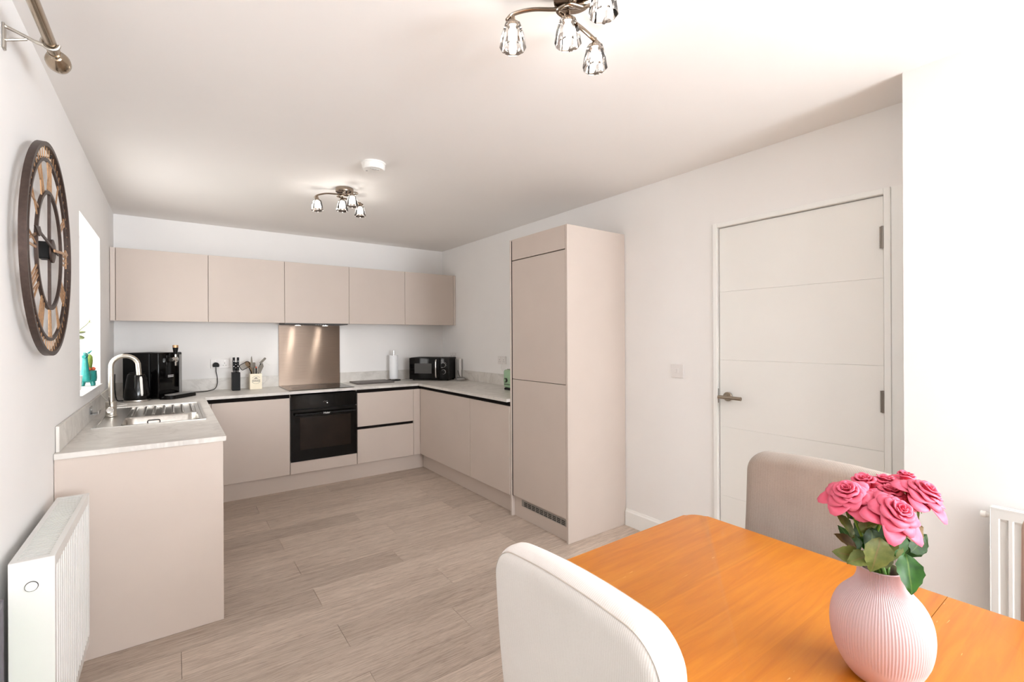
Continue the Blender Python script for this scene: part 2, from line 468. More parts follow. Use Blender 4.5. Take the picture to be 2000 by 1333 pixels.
# windows
def window(name, ax, at_, a0, a1, z0, z1, mull):
    bm = nb(); f = 0.055
    def b(p0, p1, q0, q1, d0=-0.035, d1=0.035):
        if ax == 'x': bx(bm, at_ + d0, at_ + d1, p0, p1, q0, q1, 0.004, 1)
        else: bx(bm, p0, p1, at_ + d0, at_ + d1, q0, q1, 0.004, 1)
    b(a0, a1, z0, z0 + f); b(a0, a1, z1 - f, z1); b(a0, a0 + f, z0 + f, z1 - f); b(a1 - f, a1, z0 + f, z1 - f)
    for m in mull: b(m - f / 2, m + f / 2, z0 + f, z1 - f)
    o = struct(obj(name, bm, 'trim_paint'))
    cs = [a0 + f] + [m for m in mull] + [a1 - f]
    for c0, c1 in zip(cs, cs[1:]):
        if ax == 'x': box('pane', 'window_glass', o, at_ - 0.004, at_ + 0.004, c0, c1, z0 + f, z1 - f)
        else: box('pane', 'window_glass', o, c0, c1, at_ - 0.004, at_ + 0.004, z0 + f, z1 - f)
    return o
w1 = window('window_1', 'x', -0.20, KW[0] + 0.001, KW[1] - 0.001, KW[2] + 0.001, KW[3] - 0.001, [-1.326])
box('sill', 'trim_paint', w1, -0.16, 0.012, KW[0] + 0.002, KW[1] - 0.002, KW[2] + 0.001, KW[2] + 0.006, 0.002, 1)
window('window_2', 'x', -0.16, PD[0] + 0.001, PD[1] - 0.001, 0.001, PD[3] - 0.001, [-7.35, -6.4, -5.45])
window('added_window_rear', 'y', YR - 0.05, RW[0] + 0.001, RW[1] - 0.001, RW[2] + 0.001, RW[3] - 0.001, [1.95])  # unseen rear window, added to go with the fill light
window('added_window_side', 'x', JX + 0.2, SW[0] + 0.001, SW[1] - 0.001, SW[2] + 0.001, SW[3] - 0.001, [-6.9])  # unseen side window, added to go with its fill light
struct(box('ground_outside', 'grass', None, -6, -0.3, -9, 3, -0.2, -0.12))

# baseboards (a stepped profile)
def skirting(name, axis, face, sgn, a, b):
    prof = [(0, 0), (0.016, 0), (0.016, 0.100), (0.011, 0.108), (0.008, 0.117), (0, 0.117)]
    bm = nb()
    if axis == 'y': prism(bm, [(face + sgn * p, z) for p, z in prof], 'y', a, b)
    else: prism(bm, [(face + sgn * p, z) for p, z in prof], 'x', a, b)
    return struct(obj(name, bm, 'trim_paint'))
skirting('baseboard_right', 'y', W, -1, -3.50, -2.826)
skirting('baseboard_return', 'y', JX, -1, YR + 0.01, JY)
skirting('baseboard_left', 'y', 0, 1, -3.235, -2.46)

# door
d = struct(box('door_1', 'door_paint', None, W + 0.012, W + 0.046, DR[0] + 0.004, DR[1] - 0.004, 0.004, DR[3] - 0.004))
zs = [0.006, 0.405, 0.815, 1.212, 1.617, DR[3] - 0.006]
for a, b in zip(zs, zs[1:]):
    box('panel', 'door_paint', d, W + 0.009, W + 0.0118, DR[0] + 0.006, DR[1] - 0.006, a + 0.0007, b - 0.0007, 0.0008, 1)
for z in (0.20, 1.0465, 1.8045):
    bm = nb(); lathe(bm, [(0.0062, -0.051), (0.0062, 0.051)], 10, (W - 0.002, DR[0] + 0.006, z))
    bx(bm, W - 0.0008, W + 0.003, DR[0] - 0.004, DR[0] + 0.018, z - 0.05, z + 0.05)
    hg = obj('hinge', bm, 'hinge_steel', d, 30); hg['label'] = 'steel butt hinge'
bm = nb()
lathe(bm, [(0.027, 0), (0.027, 0.006), (0.024, 0.009)], 28, M=Matrix.Translation((W + 0.0038, -3.588, 0.997)) @ Matrix.Rotation(-PI / 2, 4, 'Y'))
rose_plate = obj('handle_rose', bm, 'handle_nickel', d, 40)
bm = nb()
tube(bm, spline([(W - 0.004, -3.588, 0.997), (W - 0.045, -3.588, 0.997)], 4), 0.0105, 14)
tube(bm, [(W - 0.052, -3.560, 0.997), (W - 0.052, -3.695, 0.997)], 0.0105, 16)
h = obj('handle', bm, 'handle_nickel', d, 40); h['label'] = 'brushed nickel lever handle'
box('latch_plate', 'hinge_steel', d, W - 0.0006, W + 0.003, DR[1] - 0.0015, DR[1] + 0.004, 0.955, 1.04)
bm = nb()
for (y0, y1, z0, z1) in ((DR[1], DR[1] + 0.026, 0, DR[3] + 0.026), (DR[0] - 0.026, DR[0], 0, DR[3] + 0.026), (DR[0], DR[1], DR[3], DR[3] + 0.026)):
    bx(bm, W - 0.012, W - 0.0002, y0, y1, z0, z1, 0.003, 2)
struct(obj('trim_1', bm, 'trim_paint'))
struct(box('trim_2', 'trim_paint', None, W - 0.006, W - 0.0002, JY + 0.0005, DR[0] - 0.027, 0, DR[3] + 0.026))

# ================================================================== KITCHEN
FY = -0.585        # front plane of the back run
FX = W - 0.570     # front plane of the right run
DZ0, DZ1 = 0.150, 0.826
CT = WT - WTH - 0.001   # top of carcass
def cabinet(label, x0, x1, y0, y1, z0, z1, cat='cabinet'):
    c = thing('base_cabinet', label, cat, ((x0 + x1) / 2, (y0 + y1) / 2, z0))
    box('body', 'cashmere', c, x0, x1, y0, y1, z0, z1)
    return c
# left run under the sink: end panel faces the dining area
c = cabinet('cashmere sink cabinet with a plain full-height end panel by the white radiator', 0.004, 0.566, -2.409, -0.589, 0.15, 0.69)
box('rail', 'cashmere', c, 0.547, 0.566, -2.409, -0.589, 0.6905, CT)
box('end_panel', 'cashmere', c, 0.0015, 0.590, -2.431, -2.411, 0.0005, CT, 0.0012, 1)
for a, b in ((-2.407, -1.81), (-1.806, -1.21), (-1.206, -0.66)):
    box('door', 'cashmere', c, 0.568, 0.588, a, b, DZ0, DZ1, 0.0012, 1)
box('plinth', 'cashmere', c, 0.52, 0.535, -2.409, -0.56, 0.0005, 0.147)
box('handle_rail', 'channel_black', c, 0.567, 0.575, -2.407, -0.59, DZ1 + 0.002, CT)
# back run
c = cabinet('cashmere base cabinet between the sink run and the black oven', 0.592, 1.2275, -0.564, -0.004, 0.15, CT)
box('door', 'cashmere', c, 0.645, 1.2255, FY, FY + 0.019, DZ0, DZ1, 0.0012, 1)
box('filler', 'cashmere', c, 0.594, 0.642, FY, FY + 0.019, DZ0, DZ1, 0.0012, 1)
box('handle_rail', 'channel_black', c, 0.60, 1.2265, FY + 0.012, FY + 0.020, DZ1 + 0.0005, CT)
c = cabinet('cashmere housing cabinet that the black oven is built into', 1.2285, 1.8175, -0.030, -0.004, 0.15, CT)
box('side', 'cashmere', c, 1.2285, 1.2325, -0.564, -0.031, 0.15, CT); box('side', 'cashmere', c, 1.8135, 1.8175, -0.564, -0.031, 0.15, CT)
box('shelf', 'cashmere', c, 1.233, 1.813, -0.564, -0.031, 0.15, 0.166)
box('front_panel', 'cashmere', c, 1.2305, 1.8155, FY, FY + 0.019, DZ0, 0.2535, 0.0012, 1)
c = cabinet('cashmere two-drawer cabinet with a black slot between its drawers', 1.8185, 2.462, -0.564, -0.004, 0.15, CT)
box('drawer', 'cashmere', c, 1.8205, 2.3935, FY, FY + 0.019, 0.503, DZ1, 0.0012, 1)
box('drawer', 'cashmere', c, 1.8205, 2.3935, FY, FY + 0.019, DZ0, 0.476, 0.0012, 1)
box('handle_rail', 'channel_black', c, 1.8205, 2.392, FY + 0.012, FY + 0.0195, 0.477, 0.502)
box('handle_rail', 'channel_black', c, 1.8205, 2.4635, FY + 0.012, FY + 0.0195, DZ1 + 0.0005, CT)
box('filler', 'cashmere', c, 2.396, FX - 0.001, FY, FY + 0.019, DZ0, DZ1, 0.0012, 1)
# right run
c = cabinet('cashmere corner cabinet with one wide door beside the drawers', FX + 0.021, W - 0.004, -1.589, -0.590, 0.15, CT)
box('door', 'cashmere', c, FX, FX + 0.019, -1.588, FY - 0.0005, DZ0, DZ1, 0.0012, 1)
box('handle_rail', 'channel_black', c, FX + 0.012, FX + 0.0195, -1.589, -0.592, DZ1 + 0.0005, CT)
c = cabinet('cashmere base cabinet up against the tall fridge housing', FX + 0.021, W - 0.004, -2.177, -1.591, 0.15, CT)
box('door', 'cashmere', c, FX, FX + 0.019, -2.174, -1.592, DZ0, DZ1, 0.0012, 1)
box('handle_rail', 'channel_black', c, FX + 0.012, FX + 0.0195, -2.175, -1.591, DZ1 + 0.0005, CT)
tag(box('plinth_board', 'cashmere', None, 0.55, 2.5175, -0.549, -0.534, 0.0006, 0.146, 0.001, 1), 'low cashmere plinth board along the floor below the oven', 'plinth')
tag(box('plinth_board', 'cashmere', None, 2.5186, 2.5336, -2.178, -0.5335, 0.0006, 0.146, 0.001, 1), 'low cashmere plinth board along the floor below the right-hand cabinets', 'plinth')

# tall fridge-freezer housing
FH, FDX = 2.091, W - 0.565
t = thing('fridge_housing', 'tall cashmere built-in fridge freezer housing with a floor-level grille', 'cabinet', (2.76, -2.5, 0))
box('side_panel', 'cashmere_pale', t, FDX, W - 0.003, -2.198, -2.1805, 0.0006, FH, 0.001, 1)
box('side_panel', 'cashmere', t, FDX, W - 0.003, -2.8215, -2.8035, 0.0006, FH, 0.001, 1)
box('body', 'cashmere', t, FDX + 0.022, W - 0.004, -2.8025, -2.199, 0.15, FH - 0.002)
box('gap_shade_strip', 'channel_black', t, FDX + 0.0195, FDX + 0.0215, -2.8025, -2.199, 0.15, FH - 0.002)  # black sheet behind the doors stands in for shade in the gaps
box('top_panel', 'cashmere', t, FDX + 0.001, FDX + 0.019, -2.8015, -2.211, 1.934, FH, 0.001, 1)
for z0, z1 in ((1.0405, 1.9275), (0.160, 1.0365)):
    box('door', 'cashmere', t, FDX + 0.001, FDX + 0.019, -2.8015, -2.211, z0, z1, 0.001, 1)
box('gap_shade_strip', 'channel_black', t, FDX + 0.004, FDX + 0.006, -2.2105, -2.1985, 0.155, FH - 0.01)  # dark strip set forward to paint the shade between panel and doors
box('plinth', 'cashmere', t, 2.5, 2.515, -2.8025, -2.199, 0.0006, 0.148)
# ventilation grille: frame with bars
gr = obj('grille', bx(nb(), 2.4965, 2.4992, -2.790, -2.290, 0.094, 0.140, 0.001, 1), 'vent_grey', t)
for i in range(10):
    y0 = -2.766 + i * 0.0455
    for k in range(3):
        box('slot', 'black_matt', gr, 2.4955, 2.4964, y0, y0 + 0.036, 0.1015 + k * 0.0115, 0.1075 + k * 0.0115)

# worktop with upstands
SX0, SX1, SY0, SY1 = 0.050, 0.552, -1.825, -0.905
wtop = None
bm = nb(); z0, z1 = WT - WTH, WT
LX = 0.6015
holes = [(0.002, SX0 + 0.012, -2.441, -0.002), (SX1 - 0.012, LX, -2.441, -0.6015), (SX0 + 0.012, SX1 - 0.012, -2.441, SY0 + 0.012), (SX0 + 0.012, SX1 - 0.012, SY1 - 0.012, -0.002)]
bx(bm, 0.002, SX0 + 0.012, -2.441, -0.002, z0, z1)
bx(bm, SX1 - 0.012, LX, -2.441, -0.002, z0, z1)
bx(bm, SX0 + 0.012, SX1 - 0.012, -2.441, SY0 + 0.012, z0, z1)
bx(bm, SX0 + 0.012, SX1 - 0.012, SY1 - 0.012, -0.002, z0, z1)
bx(bm, LX, W - 0.598, -0.6015, -0.002, z0, z1)
bx(bm, W - 0.598, W - 0.002, -2.178, -0.002, z0, z1)
wtop = tag(obj('worktop', bm, 'worktop'), 'pale grey marble-effect worktop running round the kitchen in a U', 'worktop')
for (a, b, c_, d_) in ((0.002, 0.014, -2.40, -0.0145), (0.002, 1.2345, -0.014, -0.002), (1.822, W - 0.002, -0.014, -0.002), (W - 0.014, W - 0.002, -2.178, -0.0145)):
    box('upstand', 'worktop', wtop, a, b, c_, d_, WT + 0.0002, 0.991, 0.001, 1)

# wall cabinets
UY, UZ0, UZ1 = -0.329, 1.498, 2.068
ub = [0.036, 0.641, 1.235, 1.825, 2.417, 3.006]
ulab = ['cashmere wall cabinet above the kettle beside the left wall', 'cashmere wall cabinet above the knife block and utensil pot',
        'cashmere wall cabinet holding the extractor above the hob', 'cashmere wall cabinet above the paper towel roll',
        'cashmere wall cabinet above the microwave in the corner']
for i, lb in enumerate(ulab):
    a, b = ub[i], ub[i + 1]
    c = thing('wall_cabinet', lb, 'cabinet', ((a + b) / 2, UY / 2, UZ0), group='wall cabinets in a row')
    x0 = 0.004 if i == 0 else a + 0.0005; x1 = W - 0.004 if i == 4 else b - 0.0005
    box('body', 'cashmere', c, x0, x1, UY + 0.021, -0.003, UZ0 + 0.012, UZ1 - 0.001)
    box('door', 'cashmere', c, a + 0.0015, b - 0.0015, UY, UY + 0.019, UZ0, UZ1, 0.0012, 1)
    if i == 0: box('filler', 'cashmere_pale', c, 0.003, a - 0.0022, UY + 0.001, UY + 0.019, UZ0, UZ1, 0.001, 1)
    if i == 4: box('filler', 'cashmere_pale', c, b + 0.0022, W - 0.003, UY + 0.001, UY + 0.019, UZ0, UZ1, 0.001, 1)
# extractor
t = thing('extractor_hood', 'slim integrated extractor with two round lamps under the wall cabinets', 'extractor hood', (1.53, -0.17, 1.486))
box('plate', 'dark_grey', t, 1.24, 1.82, UY + 0.03, -0.02, 1.4875, 1.509, 0.002, 1)
for x in (1.385, 1.640):
    bm = nb(); lathe(bm, [(0.036, 0.0), (0.036, -0.005), (0.029, -0.006)], 24, (x, -0.145, 1.4865), cap1=False); rg = obj('lamp_ring', bm, 'chrome', t, 40)
    bm = nb(); lathe(bm, [(0.029, 0.0), (0.029, -0.003)], 24, (x, -0.145, 1.4845)); obj('lamp_lens', bm, 'hood_lamp_glow', rg, 40)
    sl = bpy.data.lights.new('hood_spot', 'SPOT'); sl.energy = 2.4; sl.spot_size = math.radians(120); sl.spot_blend = 0.8; sl.shadow_soft_size = 0.028; sl.color = (1, 0.98, 0.94)
    so = bpy.data.objects.new('hood_spot', sl); COL.objects.link(so); so.parent = t; so.location = Vector((x, -0.145, 1.479)) - t.location
for k in range(5): box('button', 'white_print', t, 1.515 + k * 0.022, 1.527 + k * 0.022, -0.29, -0.28, 1.4845, 1.4868)
# splashback, hob
tag(box('splashback', 'splash', None, 1.2355, 1.8205, -0.008, -0.001, WT + 0.0006, 1.486, 0.001, 1), 'brushed steel splashback panel on the wall behind the hob', 'splashback')
t = thing('hob', 'flat black glass induction hob set in the worktop', 'hob', (1.515, -0.315, WT))
box('glass', 'black_gloss', t, 1.228, 1.803, -0.560, -0.070, WT + 0.0005, WT + 0.0055, 0.002, 2)
for x, y_, r in ((1.37, -0.20, 0.075), (1.66, -0.20, 0.09), (1.37, -0.42, 0.09), (1.66, -0.42, 0.075)):
    bm = nb(); lathe(bm, [(r, 0), (r, 0.0002), (r - 0.002, 0.0002), (r - 0.002, 0)], 40, (x, y_, WT + 0.0056), cap0=False, cap1=False); obj('cooking_zone', bm, 'dark_grey', t)

# oven
t = thing('oven', 'built-in black glass oven below the hob', 'oven', (1.523, -0.3, 0.26))
box('body', 'black_matt', t, 1.236, 1.81, -0.560, -0.04, 0.262, 0.845)
box('control_panel', 'oven_glass', t, 1.2335, 1.8125, FY - 0.006, FY + 0.016, 0.722, 0.8475, 0.002, 1)
dr_ = box('door', 'oven_glass', t, 1.2335, 1.8125, FY - 0.006, FY + 0.016, 0.256, 0.716, 0.002, 1)
box('window', 'oven_window', dr_, 1.308, 1.757, FY - 0.0075, FY - 0.0058, 0.355, 0.645, 0.001, 1)
hb = nb(); tube(hb, [(1.262, FY - 0.042, 0.676), (1.788, FY - 0.042, 0.676)], 0.0115, 12)
for x in (1.285, 1.765): tube(hb, [(x, FY - 0.006, 0.676), (x, FY - 0.042, 0.676)], 0.008, 8)
hh = obj('handle', hb, 'black_satin', dr_, 40)
text_mesh('brand_lettering', 'Haier', 0.026, 'white_print', dr_, Matrix.Translation((1.527, FY - 0.0545, 0.678)) @ Matrix.Rotation(PI / 2, 4, 'X'))
box('display', 'black_gloss', t, 1.39, 1.60, FY - 0.0068, FY - 0.006, 0.755, 0.832)
box('display_dot', 'display_glow', t, 1.540, 1.546, FY - 0.0085, FY - 0.007, 0.759, 0.765)
for k in range(4): box('display_mark', 'grey_plastic', t, 1.508 + k * 0.010, 1.514 + k * 0.010, FY - 0.0078, FY - 0.007, 0.772 + (k % 2) * 0.006, 0.775 + (k % 2) * 0.006)

# ---------------------------------------------------------------- sink and tap
t = thing('kitchen_sink', 'stainless steel inset sink with ribbed drainer under the swan-neck tap', 'sink', (0.3, -1.36, WT))
BX0, BX1, BY0, BY1 = 0.165, 0.520, -1.785, -1.470
bm = nb(); zt = WT + 0.0035
def ring_frame(bm, o, i, z0, z1):
    (ox0, ox1, oy0, oy1), (ix0, ix1, iy0, iy1) = o, i
    bx(bm, ox0, ix0, oy0, oy1, z0, z1); bx(bm, ix1, ox1, oy0, oy1, z0, z1)
    bx(bm, ix0, ix1, oy0, iy0, z0, z1); bx(bm, ix0, ix1, iy1, oy1, z0, z1)
dx0, dx1, dy0, dy1 = 0.165, 0.520, -1.435, -0.945
ring_frame(bm, (SX0, SX1, SY0, SY1), (SX0 + 0.014, SX1 - 0.014, SY0 + 0.014, SY1 - 0.014), WT + 0.0003, zt + 0.001)
obj('rim', bm, 'steel', t)
bm = nb(); z_ = zt - 0.003
x0, x1, y0, y1 = SX0 + 0.0145, SX1 - 0.0145, SY0 + 0.0145, SY1 - 0.0145
bx(bm, x0, BX0, y0, y1, z_ - 0.006, z_); bx(bm, BX1, x1, y0, y1, z_ - 0.006, z_)
bx(bm, BX0, BX1, y0, BY0, z_ - 0.006, z_); bx(bm, BX0, BX1, BY1, dy0, z_ - 0.006, z_); bx(bm, BX0, BX1, dy1, y1, z_ - 0.006, z_)
obj('deck', bm, 'steel', t)
# bowl with rounded corners
bm = nb(); rings = []
for r_in, z in ((0, z_), (0.006, z_ - 0.01), (0.012, z_ - 0.14), (0.04, z_ - 0.165), (0.12, z_ - 0.17)):
    P = rrect(BX0 + r_in, BX1 - r_in, BY0 + r_in, BY1 - r_in, 0.045, 5); rings.append([bm.verts.new((p[0], p[1], z)) for p in P])
for a, b in zip(rings, rings[1:]):
    for i in range(len(a)): j = (i + 1) % len(a); bm.faces.new((a[i], a[j], b[j], b[i]))
bm.faces.new(rings[-1])
bowl = obj('bowl', bm, 'steel', t, 40)
bm = nb(); tube(bm, [(0.30 + p[0], BY1 - 0.0125, z_ - 0.035 + p[1]) for p in rrect(-0.03, 0.03, -0.011, 0.011, 0.008, 3)] + [(0.33, BY1 - 0.0125, z_ - 0.032)], 0.003, 6); obj('overflow', bm, 'dark_grey', bowl, 40)
# drainer: sunken tray with raised ribs
bm = nb(); bx(bm, dx0, dx1, dy0, dy1, z_ - 0.012, z_ - 0.009); ring_frame(bm, (dx0, dx1, dy0, dy1), (dx0 + 0.004, dx1 - 0.004, dy0 + 0.004, dy1 - 0.004), z_ - 0.009, z_)
dr = obj('drainer', bm, 'steel', t)
for k in range(7):
    xx = dx0 + 0.03 + k * 0.05
    bm = nb(); tube(bm, [(xx, dy0 + 0.03, z_ - 0.007), (xx, dy0 + 0.05, z_ - 0.004), (xx, dy1 - 0.05, z_ - 0.004), (xx, dy1 - 0.03, z_ - 0.007)], 0.009, 8); obj('rib', bm, 'steel', dr, 40)
tap = thing('mixer_tap', 'brushed steel swan-neck mixer tap standing on the sink', 'tap', (0.092, -1.36, zt))
bm = nb(); lathe(bm, [(0.030, 0), (0.030, 0.006), (0.026, 0.010), (0.026, 0.085), (0.024, 0.088)], 24, (0.092, -1.36, zt)); obj('base', bm, 'brushed_nickel', tap, 40)
pts = [(0.092, -1.36, zt + 0.088), (0.092, -1.36, 1.06), (0.092, -1.36, 1.175)]
for k in range(1, 13):
    a = PI - k / 12 * PI * 0.93; pts.append((0.157 + 0.065 * math.cos(a), -1.36, 1.185 + 0.065 * math.sin(a)))
pts.append((0.225, -1.36, 1.13))
bm = nb(); tube(bm, pts, 0.0135, 14); obj('spout', bm, 'brushed_nickel', tap, 40)
bm = nb(); lathe(bm, [(0.019, 0), (0.019, 0.036), (0.017, 0.038)], 20, M=Matrix.Translation((0.092, -1.386, 0.930)) @ Matrix.Rotation(PI / 2, 4, 'X')); lv = obj('valve', bm, 'chrome', tap, 40)
bm = nb(); tube(bm, [(0.092, -1.412, 0.945), (0.09, -1.42, 0.985), (0.088, -1.424, 1.012)], 0.0035, 8); obj('lever', bm, 'chrome', lv, 40)
t = thing('sponge_holder', 'small clear sponge holder stuck on the upstand behind the tap', 'sponge holder', (0.03, -1.50, 0.925))
box('back', 'clear_plastic', t, 0.0145, 0.018, -1.54, -1.46, 0.925, 0.968); box('tray', 'clear_plastic', t, 0.018, 0.05, -1.54, -1.46, 0.925, 0.929); box('lip', 'chrome', t, 0.05, 0.053, -1.54, -1.46, 0.925, 0.945)

# ---------------------------------------------------------------- counter-top appliances
# kettle
kx, ky = 0.175, -0.545
t = thing('electric_kettle', 'glossy black electric kettle with a clear water gauge beside the tap', 'kettle', (kx, ky, WT))
bm = nb(); lathe(bm, [(0.080, 0.0008), (0.082, 0.006), (0.080, 0.014), (0.060, 0.016)], 32, (kx, ky, WT)); obj('power_base', bm, 'steel', t, 40)
n = 32; bm = nb()
lathe(bm, [(0.079, 0.017), (0.080, 0.028), (0.076, 0.08), (0.068, 0.14), (0.060, 0.19), (0.056, 0.205), (0.05, 0.210)], 32, (kx, ky, WT))
body = obj('body', bm, 'black_gloss', t, 40)
bm = nb(); lathe(bm, [(0.050, 0.2105), (0.046, 0.217), (0.02, 0.222), (0.012, 0.232), (0.0, 0.234)], 24, (kx, ky, WT), cap0=True, cap1=False); obj('lid', bm, 'black_satin', t, 40)
bm = nb()   # vertical gauge bulging from the face towards the room
for s in (0,):
    P = []
    for k in range(9):
        z = 0.045 + k * 0.018; r = 0.0815 - 0.128 * z
        P.append(Vector((kx + (r + 0.003) * math.cos(-1.15), ky + (r + 0.003) * math.sin(-1.15), WT + z)))
    tube(bm, P, [0.006] + [0.0095] * 7 + [0.006], 10)
g = obj('water_gauge', bm, 'grey_plastic', t, 60)
MATSW = MATS['white_plastic']; g.data.materials[0] = MATSW
bm = nb(); 
hp = spline([(kx - 0.02, ky + 0.05, WT + 0.20), (kx - 0.045, ky + 0.100, WT + 0.200), (kx - 0.055, ky + 0.118, WT + 0.15), (kx - 0.05, ky + 0.105, WT + 0.07), (kx - 0.035, ky + 0.066, WT + 0.05)], 6)
tube(bm, hp, 0.011, 10); obj('handle', bm, 'black_satin', t, 40)
for k in range(5):   # faceted ripple bosses on the side
    z = 0.05 + k * 0.03; r = 0.081 - 0.128 * z
    bm = nb(); bmesh.ops.create_icosphere(bm, subdivisions=2, radius=0.014, matrix=Matrix.Translation((kx + r * math.cos(-0.25), ky + r * math.sin(-0.25), WT + z)) @ Matrix.Diagonal((0.4, 0.9, 0.9, 1)))
    obj('ripple', bm, 'black_gloss', body, 60)
bm = nb(); tube(bm, spline([(kx - 0.08, ky + 0.02, WT + 0.008), (0.06, -0.50, WT + 0.008), (0.045, -0.45, WT + 0.03), (0.04, -0.46, WT + 0.09), (0.036, -0.42, WT + 0.14), (0.034, -0.38, WT + 0.2)], 8), 0.0035, 6)
obj('cord', bm, 'black_satin', t, 40)
bm = nb(); tube(bm, spline([(0.02, -1.22, 1.03), (0.05, -1.10, 0.96), (0.09, -0.98, 0.90), (0.06, -0.86, 0.889), (0.13, -0.78, 0.889), (0.09, -0.70, 0.889)], 8), 0.0022, 6)
tag(obj('white_cable', bm, 'white_plastic', None, 40), 'thin white cable trailing off the window sill behind the tap', 'cord')

# beer dispenser
A = Vector((0.305, -0.515, 0)); ang = math.atan2(0.8, 0.6)
t = thing('beer_dispenser', 'large black countertop beer dispenser with chrome tap and drip tray', 'beer dispenser', (A.x, A.y, WT), ang)
# local frame: +x along the front from left to right, +y to the back, front faces -y
Dk, Wk, Hk = 0.29, 0.255, 0.362
bm = nb(); bx(bm, 0, Wk, 0.072, Dk, 0.002, Hk, 0.012, 3); obj('body', bm, 'black_satin', t, 40, True)
bm = nb(); bx(bm, 0.0, Wk, 0.0, 0.070, 0.002, Hk + 0.001, 0.010, 3); fr = obj('front', bm, 'black_gloss', t, 40, True)
bm = nb(); bx(bm, Wk - 0.038, Wk - 0.014, -0.004, -0.0002, 0.02, Hk - 0.02, 0.0015, 1); obj('edge_strip', bm, 'grey_plastic', fr, 40, True)
bm = nb(); lathe(bm, [(0.016, 0), (0.016, 0.02), (0.022, 0.022), (0.022, 0.045), (0.014, 0.05)], 18, M=Matrix.Translation((0.13, -0.0002, 0.305)) @ Matrix.Rotation(PI / 2, 4, 'X'))
tube(bm, [(0.13, -0.036, 0.287), (0.13, -0.036, 0.255)], [0.009, 0.007], 12)
tube(bm, [(0.085, -0.032, 0.305), (0.115, -0.032, 0.305)], [0.017, 0.012], 14)
tube(bm, [(0.13, -0.036, 0.32), (0.13, -0.036, 0.345)], 0.009, 12)
tp = obj('tap', bm, 'chrome', t, 40, True)
bm = nb(); tube(bm, [(0.13, -0.036, 0.345), (0.13, -0.036, 0.37), (0.13, -0.036, 0.40)], [0.012, 0.016, 0.020], 14); obj('tap_handle', bm, 'black_satin', tp, 40, True)
bm = nb(); tube(bm, [(0.13, -0.036, 0.4005), (0.13, -0.036, 0.42)], 0.020, 14); obj('handle_cap', bm, 'antique_gold', tp, 40, True)
for z in (0.165, 0.176): 
    bm = nb(); bx(bm, 0.095, 0.155, -0.0012, -0.0003, z, z + 0.0045); obj('logo_line', bm, 'white_print', fr, None, True)
bm = nb(); prism(bm, rrect(-0.03, Wk + 0.02, -0.125, -0.0015, 0.05, 6), 'z', 0.0008, 0.030); tr_ = obj('drip_tray', bm, 'black_gloss', t, 40, True)
bm = nb(); prism(bm, rrect(0.01, Wk - 0.02, -0.11, -0.02, 0.035, 6), 'z', 0.0302, 0.033); obj('drip_grid', bm, 'grey_plastic', tr_, 40, True)

# wall sockets
def socket(label, face, u0, u1, z0, z1, holes=True):
    """face: ('y',0) on the back wall or ('x',W) on the right wall"""
    ax, f = face
    t = thing('wall_socket', label, 'socket', ((u0 + u1) / 2, f - 0.005, z0) if ax == 'y' else (f - 0.005, (u0 + u1) / 2, z0))
    def b(nm, mat, a0, a1, d0, d1, q0, q1, par, bev=0.0):
        if ax == 'y': return box(nm, mat, par, a0, a1, f - d1, f - d0, q0, q1, bev, 1)
        return box(nm, mat, par, f - d1, f - d0, a0, a1, q0, q1, bev, 1)
    pl = b('plate', 'socket_white', u0, u1, 0.0005, 0.009, z0, z1, t, 0.002)
    k = 2 if (u1 - u0) > 0.12 else 1
    for i in range(k):
        c = u0 + (u1 - u0) * (i + 0.5) / k; zc = (z0 + z1) / 2 - 0.006
        if holes:
            b('pin_hole', 'black_matt', c - 0.002, c + 0.002, 0.0091, 0.0094, zc + 0.006, zc + 0.014, pl)
            for s in (-0.011, 0.011): b('pin_hole', 'black_matt', c + s - 0.003, c + s + 0.003, 0.0091, 0.0094, zc - 0.012, zc - 0.008, pl)
        b('switch', 'white_plastic', c - 0.006, c + 0.006, 0.0092, 0.013, z1 - 0.026, z1 - 0.008, t, 0.001)
    return t
socket('white double wall socket with a black plug left of the knife block', ('y', 0), 0.672, 0.818, 1.083, 1.167)
socket('white single wall socket above the green toaster', ('x', W), -1.332, -1.196, 1.09, 1.168)
socket('white wall socket half hidden behind the microwave', ('x', W), -0.335, -0.20, 1.10, 1.182)
bm = nb(); tube(bm, spline([(0.713, -0.028, 1.0945), (0.714, -0.03, 1.05), (0.722, -0.033, 1.0), (0.722, -0.04, 0.945), (0.70, -0.06, 0.90), (0.64, -0.11, 0.8885), (0.56, -0.15, 0.8885), (0.47, -0.17, 0.8885), (0.40, -0.15, 0.8885)], 8), 0.0034, 6)
cord = tag(obj('power_lead', bm, 'black_satin', None, 40), 'black flex and plug running from the double socket to the beer dispenser', 'cord')
bm = nb()
prism(bm, [(0.713 + 0.026 * math.cos(a), 1.112 + 0.026 * math.sin(a)) for a in [k / 10 * PI for k in range(11)]] + [(0.690, 1.096), (0.736, 1.096)], 'y', -0.040, -0.0135)
obj('plug', bm, 'black_satin', cord, 40)

